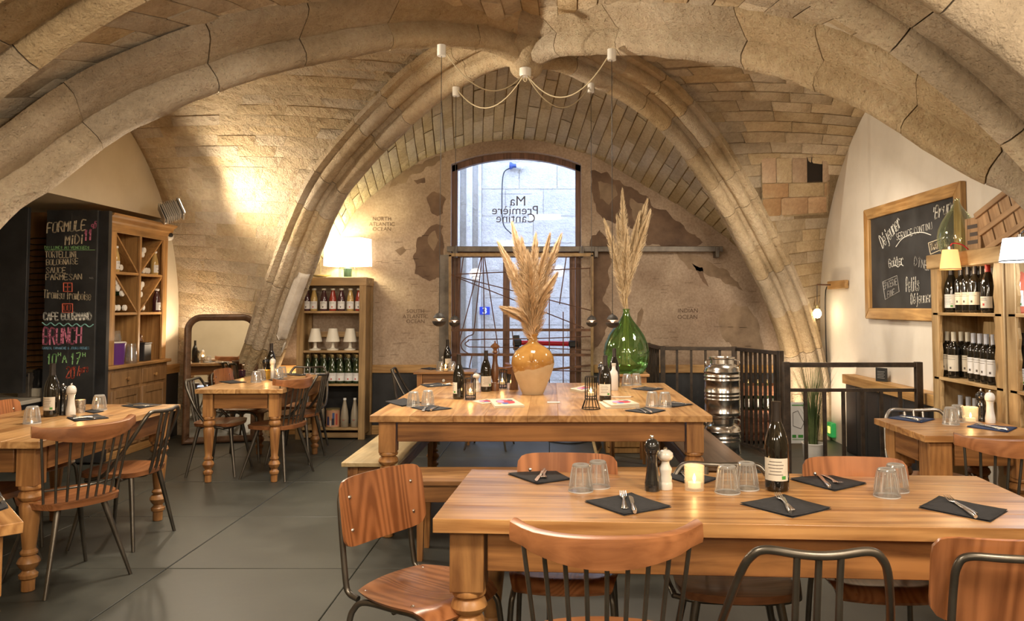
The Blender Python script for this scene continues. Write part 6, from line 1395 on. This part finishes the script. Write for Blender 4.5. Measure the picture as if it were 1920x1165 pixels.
# crates of bottles behind the railing
t = thing('bottle_rack', 'low red-brown wooden rack of bottles behind the slanting railing', 'rack', (2.16, 8.25, 0)); M_RB = wood('red_brown_wood', (.14, .05, .025), (.26, .11, .05), 'X', .8, .5)
for x in (-.26, .26): MB().bx(x-.012, -.14, 0, x+.012, .14, .62).build('side_panel', M_RB, t)
for z in (.04, .33): MB().bx(-.25, -.14, z-.01, .25, .14, z+.01).build('shelf', M_RB, t)
for z0_, z1_ in ((.12, .22), (.04, .07), (.50, .60)): MB().bx(-.27, -.155, z0_, .27, -.142, z1_).build('front_slat', M_RB, t)
MB().bx(-.25, .12, .0, .25, .14, .6).build('back_panel', M_RB, t)
for i in range(5):
    dup(ch, (1.96+i*.10, 8.22, .341), .4*i, 'green bottle in the rack behind the slanting railing, %s' % ['at its left side', 'second from its left side', 'in its middle', 'second from its right side', 'at its right side'][i], 'bottles in the red-brown rack')
# potted grass
pp = PY(1525, 858, 7.1); pt = thing('potted_grass', 'tall grass plant in a white ribbed pot behind the low railing', 'plant', (pp.x, 7.1, 0)); zb_ = .0
MB().lathe([(0, 0), (.075, 0), (.078, .01), (.098, .18), (.101, .18), (.101, .19), (.092, .19), (.088, .15), (0, .15)], 36, flute=.012, nf=18).build('pot', plain('white_pot', (.72, .70, .66), .4), pt)
m = MB(); M_GRS = speck('grass_blade', (.05, .085, .025), (.16, .20, .07), 3, .6, 0)
for i in range(230):
    a = random.uniform(0, 2*pi); r0 = random.uniform(0, .05); h = random.uniform(.35, .92); lean_ = random.uniform(.02, .30)*(h/.9); b = Vector((r0*cos(a), r0*sin(a), .15)); tip = Vector((cos(a)*(r0+lean_), sin(a)*(r0+lean_), h+.1)); md_ = b.lerp(tip, .55)+Vector((-cos(a)*lean_*.25, -sin(a)*lean_*.25, .05)); s = Vector((-sin(a), cos(a), 0))*.0022
    k0 = len(m.v); m.v += [tuple(b-s), tuple(b+s), tuple(md_+s), tuple(md_-s), tuple(tip)]; m.f += [[k0, k0+1, k0+2, k0+3], [k0+3, k0+2, k0+4]]
m.build('grass_blades', M_GRS, pt, smooth=False, fix=False)['kind'] = 'stuff'
# evacuation plan, exit sign
t = thing('evacuation_plan', 'white evacuation plan with a dark drawing behind the potted grass', 'sign', PY(1496, 793, 7.9)); MB().box((0, 0, 0), (.17, .006, .41)).build('board', M_LABW, t)
for a in ((-.06, .17, .06, .18), (-.06, -.17, .06, -.165), (-.06, -.15, -.02, -.12), (.0, -.15, .05, -.12)): MB().bx(a[0], -.0045, a[1], a[2], -.003, a[3]).build('print', M_GRN, t)
MB().tube([(-.05, -.004, .1), (.0, -.004, .12), (.06, -.004, .0), (.03, -.004, -.06), (-.05, -.004, -.03), (-.05, -.004, .1)], .003, 5).build('print_line', M_INK, t)
t = thing('exit_sign', 'small lit green and yellow emergency sign low on the right wall', 'sign', PX(1559, 806, 2.97)); MB().box((0, 0, 0), (.05, .13, .15)).build('case', plain('green_sign', (.02, .25, .08), .4, emis=(.05, .5, .1), es=.3), t, bevel=.008); MB().box((-.027, 0, 0), (.006, .06, .07)).build('lit_panel', plain('yellow_lit', (.8, .6, .1), .4, emis=(1, .75, .1), es=2.5), t, bevel=.01)
# right wainscot with pine cap, small chalk sign on it
tag(MB().bx(2.90, 5.4, 0, 3.0, 7.7, .665).build('panel_right', M_BLKP), kind='structure')
for i in range(9): tag(MB().bx(2.888, 5.42+i*.25, .02, 2.90, 5.66+i*.25, .665).build('plank', M_BLKP, bpy.data.objects['panel_right'], bevel=.003))
tag(MB().bx(2.87, 5.4, .665, 3.0, 7.72, .755).build('trim_right', M_PINEY, bevel=.006), kind='structure')
t = thing('small_sign', 'tiny black chalk sign standing on the pine wall cap', 'sign', PX(1653, 712, 2.93)); t.location.z = .756; t.rotation_euler = (0, 0, R(-65)); MB().box((0, 0, .06), (.12, .012, .12)).build('board', M_SLATE, t)
for k in range(5): MB().bx(-.04, -.0075, .03+k*.014, .04-.01*(k % 2), -.006, .033+k*.014).build('chalk_line', CH['dim'], t)
# bulb on a wooden bracket
bp = PX(1556, 535, 2.98); t = thing('bracket_lamp', 'bare glowing bulb hanging from a wooden peg on the right wall', 'wall lamp', bp)
pe = PY(1533, 536, 8.15)-bp; pw_ = PX(1577, 530, 2.99)-bp
MB().bx(-.03, -.5, -.045, .01, .0, .04).build('backboard', M_PINEY, t, bevel=.006); hk = PY(1532, 534, 8.2)-bp
MB().tube([(-.02, -.1, 0), (hk.x, hk.y, hk.z)], .008, 8).build('arm', M_IRON, t); bb_ = PY(1532, 572, 8.2)-bp
MB().tube([hk, bb_], .0035, 6).build('cord', M_BLKP, t); MB().lathe([(0, -.045), (.017, -.045), (.018, -.01), (.012, 0), (0, .004)], 16, tuple(bb_)).build('socket', M_FOILG, t); bc = bb_-Vector((0, 0, .09))
MB().lathe([(.0, -.05), (.025, -.043), (.042, -.015), (.042, .01), (.03, .035), (.015, .05), (0, .052)], 20, tuple(bc)).build('bulb', plain('lit_bulb', (1, .9, .7), .3, emis=(1, .8, .5), es=30), t)
q = light('POINT', 'bulb_light', bp+bc, 22, (1, .76, .45), .04)
MB().tube(smoothpts([(-.02, -.12, -.02), PX(1548, 545, 2.985)-bp, PX(1548, 620, 2.985)-bp, PX(1550, 680, 2.985)-bp, PX(1552, 760, 2.985)-bp, PX(1553, 830, 2.985)-bp], 4), .006, 6).build('cable', M_BLKP, t)
# ================================================================== CHALKBOARD on the right wall
XB = XR-.03
def bpx(x, y, dx=0): return PX(x, y, XB-dx)
q = [PX(1627, 397, XR-.02), PX(1808, 340, XR-.02)]; yl, yr = PX(1624, 500, XR-.03).y, PX(1808, 500, XR-.03).y; zt_ = PX(1624, 394, XR-.03).z; zb__ = PX(1627, 598, XR-.03).z
t = thing('chalkboard', 'big black chalkboard with white lettering in a pine frame on the right wall', 'chalkboard', (XR, (yl+yr)/2, zb__)); o0 = Vector(t.location); hw = (yl-yr)/2; hh = zt_-zb__
MB().bx(-.02, -hw+.05, .05, -.002, hw-.05, hh-.05).build('slate', M_SLATE, t)
fw = .10
for nme, pts_, mt in (('top', [(-hw, hh), (hw, hh), (hw-fw, hh-fw), (-hw+fw, hh-fw)], M_PINEY), ('bottom', [(-hw, 0), (hw, 0), (hw-fw, fw), (-hw+fw, fw)], M_PINEY), ('l', [(-hw, 0), (-hw+fw, fw), (-hw+fw, hh-fw), (-hw, hh)], M_PINEZ), ('r', [(hw, 0), (hw-fw, fw), (hw-fw, hh-fw), (hw, hh)], M_PINEZ)):
    MB().prism(pts_, -.05, -.001, 'YZ').build('frame_board', mt, t, bevel=.008)
XB = XR-.022
def ch2(s, bl, br, tl, r=.007, mat='white', slant=0):
    chalk(t, CH[mat], s, PX(*bl, XB)-o0, PX(*br, XB)-o0, PX(*tl, XB)-o0, r, slant=slant, jit=.5)
ch2('Déjeuner', (1655, 466), (1690, 423), (1648, 445), .007); ch2('SERVICE CONTINU', (1681, 450), (1748, 429), (1680, 439), .0042); ch2("'Brunch", (1748, 413), (1800, 388), (1749, 391), .009, slant=.1)
chalk_line(t, CH['white'], smoothpts([PX(x, y, XB)-o0 for x, y in ((1680, 463), (1692, 448), (1712, 438), (1730, 436), (1746, 441))], 4), .004)
ch2('Goûter', (1667, 502), (1694, 494), (1666, 487), .006); chalk_line(t, CH['white'], smoothpts([PX(x, y, XB)-o0 for x, y in ((1674, 500), (1679, 497), (1684, 501), (1689, 496), (1694, 499))], 4), .003)
ch2('DÎNER', (1714, 497), (1746, 509), (1715, 482), .007, 'dim'); ch2('TRAITEUR', (1745, 470), (1775, 462), (1744, 458), .006, 'cream'); ch2('EPICERIE', (1657, 543), (1682, 533), (1656, 532), .005, 'dim'); ch2('FINE', (1664, 557), (1677, 552), (1664, 547), .005, 'dim')
for P in ([(1741, 456), (1752, 452), (1766, 447)], [(1741, 456), (1745, 477)], [(1745, 477), (1766, 468)]): chalk_line(t, CH['cream'], [PX(x, y, XB)-o0 for x, y in P], .004)
chalk_line(t, CH['dim'], [PX(x, y, XB)-o0 for x, y in ((1655, 529), (1682, 517), (1686, 547), (1660, 562), (1655, 529))], .003)
ch2('Petits', (1699, 547), (1723, 545), (1699, 522), .007); ch2('Déjeuners', (1708, 570), (1752, 565), (1708, 552), .007)
# ================================================================== WINE SHELVES on the right
M_SH = wood('shelf_unit_pine', (.30, .18, .07), (.52, .36, .18), 'Z', .9, .5, True); M_SHY = wood('shelf_unit_pine_long', (.30, .18, .07), (.52, .36, .18), 'Y', .9, .5, True)
def shelf_unit(label, y0, y1, nback):
    t = thing('wine_shelf', label, 'shelf unit', (2.6, (y0+y1)/2, 0)); h = (y1-y0)/2
    for s in (-1, 1): MB().bx(0, s*h-(.09 if s > 0 else 0), 0, .03, s*h+(0 if s > 0 else .09), 1.68).build('post', M_SH, t, bevel=.004); MB().bx(.03, s*h-(.025 if s > 0 else 0), 0, .32, s*h+(0 if s > 0 else .025), 1.68).build('side_panel', M_SH, t)
    for s in (-1, 1):   # scalloped edging
        m = MB(); e = s*(h-.09); P = [(e, .10), (e, 1.66)]; k = 26
        for i in range(k+1): z = 1.66-(1.56)*i/k; P.append((e-s*(.008+.012*abs(sin(i*pi/2))), z))
        m.prism(P if s > 0 else P, .005, .022, 'YZ'); m.build('scalloped_trim', M_SH, t, smooth=False)
    MB().bx(-.02, -h-.02, 1.675, .33, h+.02, 1.77).build('header', M_SHY, t, bevel=.006)
    for z in (1.38, .95, .53, .12): MB().bx(.0, -h+.02, z-.02, .31, h-.02, z).build('shelf', M_SHY, t, bevel=.003)
    for z0_, z1_ in ((.97, 1.36), (.55, .93)): MB().bx(.30, h-.24, z0_, .315, h-.02, z1_).build('back_board', M_SH, t)
    MB().tube([(.27, -.05, 0), (.27, -.05, 1.6)], .005, 6).build('red_cable', plain('red_cable', (.5, .02, .03), .5), t); return t
shelf_unit('pine wine shelf unit beside the big chalkboard', 4.48, 5.33, 0); shelf_unit('pine wine shelf unit cut off at the right edge', 3.60, 4.455, 0)
wb1 = wine('wine_bottle', 'bottle', BOR, M_BG, M_FOIL, .245, (.05, .13), M_LAB, R(200), 1.3, marks='dark'); wb2 = wine('wine_bottle', 'bottle', BOR, M_BG, M_FOILW, .24, (.045, .15), M_LAB, R(200), 1.3, marks='dark')
wb3 = wine('wine_bottle', 'bottle', BUR, M_BG, M_FOIL, .25, (.03, .12), M_LABW, R(200), 1.2, marks='text'); wb4 = wine('wine_bottle', 'bottle', BOR, M_BG, M_FOILS, .24, (.05, .15), M_LABW, R(200), 1.3, marks='dark')
wr_ = wine('wine_bottle', 'rosé bottle on the top shelf of the right-edge unit, below the white lamp', BUR, plain('rose_wine', (.62, .16, .10), .08, coat=.5), M_FOILS, .26, (.04, .13), M_LABW, R(200), 1.1, marks='text'); wcr = wine('wine_bottle', 'bottle', BUR, M_BG, plain('red_capsule', (.45, .03, .02), .35), .25, (.03, .1), M_LAB, R(200), 1.2, marks='red')
used = set(); OR = ['first', 'second', 'third', 'fourth', 'fifth', 'sixth', 'seventh', 'eighth', 'ninth', 'tenth']
def place(o, x, X, z, lb, grp):
    Y = FP*X/(x-CX); loc = (X, Y, z)
    if o.name not in used: used.add(o.name); o.location = loc; o['label'] = lb; o['group'] = grp; return o
    return dup(o, loc, random.uniform(-.15, .15), lb, grp)
for i, (x, X, o, d_) in enumerate([(1784, 2.68, wb3, 'white-labelled slope-shouldered'), (1802, 2.68, wb1, 'cream-labelled'), (1815, 2.68, wb1, 'cream-labelled'), (1828, 2.68, wb1, 'cream-labelled'), (1841, 2.72, wb1, 'shadowed'), (1853, 2.67, wcr, 'red-capped'), (1824, 2.80, wb1, 'rear'), (1838, 2.83, wb3, 'rear')]):
    place(o, x, X, 1.381, '%s wine bottle %s from the left on the top shelf beside the chalkboard%s' % (d_, OR[i % 6], ', back row' if X > 2.75 else ''), 'wine bottles on the top shelf')
for i, (x, X, o, d_) in enumerate([(1774, 2.67, wb2, 'cream-topped'), (1786, 2.66, wb2, 'cream-topped'), (1800, 2.74, wb2, 'set-back cream-topped'), (1812, 2.73, wb2, 'set-back cream-topped'), (1823, 2.67, wb4, 'silver-topped'), (1835, 2.67, wb4, 'silver-topped'), (1847, 2.66, wb4, 'silver-topped'), (1860, 2.66, wb4, 'silver-topped')]):
    place(o, x, X, .951, '%s wine bottle %s from the left on the middle shelf beside the chalkboard' % (d_, OR[i]), 'wine bottles on the middle shelf')
for i, x in enumerate((1796, 1810.5, 1823)): place(wb4, x, 2.72, .531, 'silver-topped wine bottle %s from the left on the low shelf behind the mills' % OR[i], 'wine bottles on the low shelf')
place(wr_, 1912, 2.68, 1.381, wr_['label'], 'bottles in the right-edge unit')
for i, x in enumerate((1903, 1917)): place(wb3, x, 2.68, .951, 'dark white-labelled wine bottle %s from the left in the right-edge unit' % OR[i], 'bottles in the right-edge unit')
demijohn('clear greenish glass demijohn on top of the wine shelves', (2.76, PX(1796, 460, 2.76).y, 1.771), .128, .38, thin_glass('pale_demijohn_glass', (.86, .91, .78), .2, .03, .04))
# slatted crate lying tilted on the shelves
cr_ = thing('slatted_crate', 'tilted wooden slatted crate on top of the wine shelves', 'crate', (2.82, 4.57, 1.80)); cr_.rotation_euler = (R(-20), 0, R(4)); M_CR = wood('crate_wood', (.30, .17, .08), (.50, .32, .17), 'Z', 1, .6)
M_CRY = wood('crate_wood_cross', (.30, .17, .08), (.50, .32, .17), 'Y', 1, .6)
for i in range(4): MB().bx(-.13, -.20+i*.105, .0, -.12, -.108+i*.105, .30).build('slat', M_CR, cr_, bevel=.001)
for i in range(4): MB().bx(.12, -.20+i*.105, .0, .13, -.108+i*.105, .30).build('slat', M_CR, cr_, bevel=.001)
for z in (.02, .14, .26): MB().bx(-.145, -.215, z, -.13, .225, z+.035).build('batten', M_CRY, cr_, bevel=.002)
for y in (-.21, .21): MB().bx(-.13, y-.006, .0, .13, y+.006, .30).build('end_board', M_CR, cr_)
for i in range(3): MB().bx(-.12+i*.085, -.2, -.004, -.045+i*.085, .2, .004).build('bottom_slat', M_CRY, cr_)
c2_ = thing('wooden_box', 'small pale box with black lettering behind the demijohn', 'box', (2.80, 4.98, 1.771)); MB().bx(-.09, -.08, 0, .09, .10, .22).build('box', M_CR, c2_, bevel=.004)
for k in range(3): MB().bx(-.0915, -.05, .05+k*.05, -.0902, .07-.03*(k % 2), .075+k*.05).build('print', M_INK, c2_)
# clip lamps on the shelves
def shade_lamp(label, p, r0, r1, h, mat, es, col):
    t = thing('clip_lamp', label, 'lamp', p); MB().lathe([(r0, 0), (r1, h), (r1-.004, h), (r0-.004, 0)], 28).build('lamp_shade', mat, t); MB().lathe([(r0+.001, 0), (r0+.002, .006), (r0-.002, .006)], 28).build('shade_rim', M_BLKP if es > 3 else M_PINE, t)
    MB().lathe([(0, h+.02), (.014, h+.02), (.016, h-.02), (0, h-.02)], 14).build('socket', M_CHR, t); MB().lathe([(0, .03), (.025, .045), (.022, .07), (0, .09)], 14).build('bulb', plain('bulb'+label[:5], (1, 1, 1), .4, emis=col, es=12), t)
    MB().tube(smoothpts([(0, 0, h+.02), (.01, -.02, h+.04), (.06, -.03, h+.03), (.10, -.03, h-.0)], 4), .004, 6).build('cable', plain('red_cable', (.5, .02, .03), .5) if es < 3 else M_BLKP, t); return t
pl = PX(1782, 506, 2.50); shade_lamp('orange glowing wood-veneer shade clipped to the wine shelves', pl, .062, .045, .125, plain('veneer_shade', (.75, .45, .2), .6, emis=(1, .50, .16), es=1.1), 1, (1, .7, .35))
light('POINT', 'clip_light', (pl.x, pl.y, pl.z-.02), 4, (1, .75, .45), .03)
pl = PX(1915, 491, 2.50); shade_lamp('bright white lampshade clipped to the shelves at the right edge', pl, .105, .085, .125, plain('white_lit_shade', (.9, .9, .9), .6, emis=(.92, .95, 1), es=3.2), 4, (.9, .95, 1))
light('POINT', 'clip_light', (pl.x, pl.y, pl.z-.03), 7, (.85, .92, 1), .05)
# ---- things under the square table: crate, leaning frame, black cord
t = thing('wooden_chest', 'low wooden chest on the floor below the green demijohn', 'chest', (.72, 7.75, 0)); MB().bx(-.19, -.15, 0, .19, .15, .34).build('case', M_CAB, t, bevel=.006); MB().bx(-.2, -.16, .34, .2, .16, .36).build('lid', M_CABY, t, bevel=.004)
for k in range(2): MB().bx(-.17, -.158, .06+k*.15, .17, -.15, .18+k*.15).build('panel', M_CAB, t, bevel=.004)
t = thing('picture_frame', 'pale framed picture leaning by the wooden chest', 'frame', (.47, 7.72, 0), R(80)); m = MB().bx(-.2, -.012, 0, .2, .012, .36, Matrix.Rotation(R(-14), 4, 'X')); m.build('frame', M_PALE, t); MB().bx(-.17, -.016, .03, .17, -.011, .33, Matrix.Rotation(R(-14), 4, 'X')).build('picture', M_STEEL, t)
cp = [PZ(x, y, .008) for x, y in ((1028, 827), (1045, 830), (1065, 832), (1085, 831), (1102, 828), (1112, 829))]; t = thing('floor_cable', 'black cable lying on the floor before the glass door', 'cable', cp[0]); MB().tube([p-cp[0] for p in smoothpts(cp, 4)], .008, 6).build('cable', M_BLKP, t)
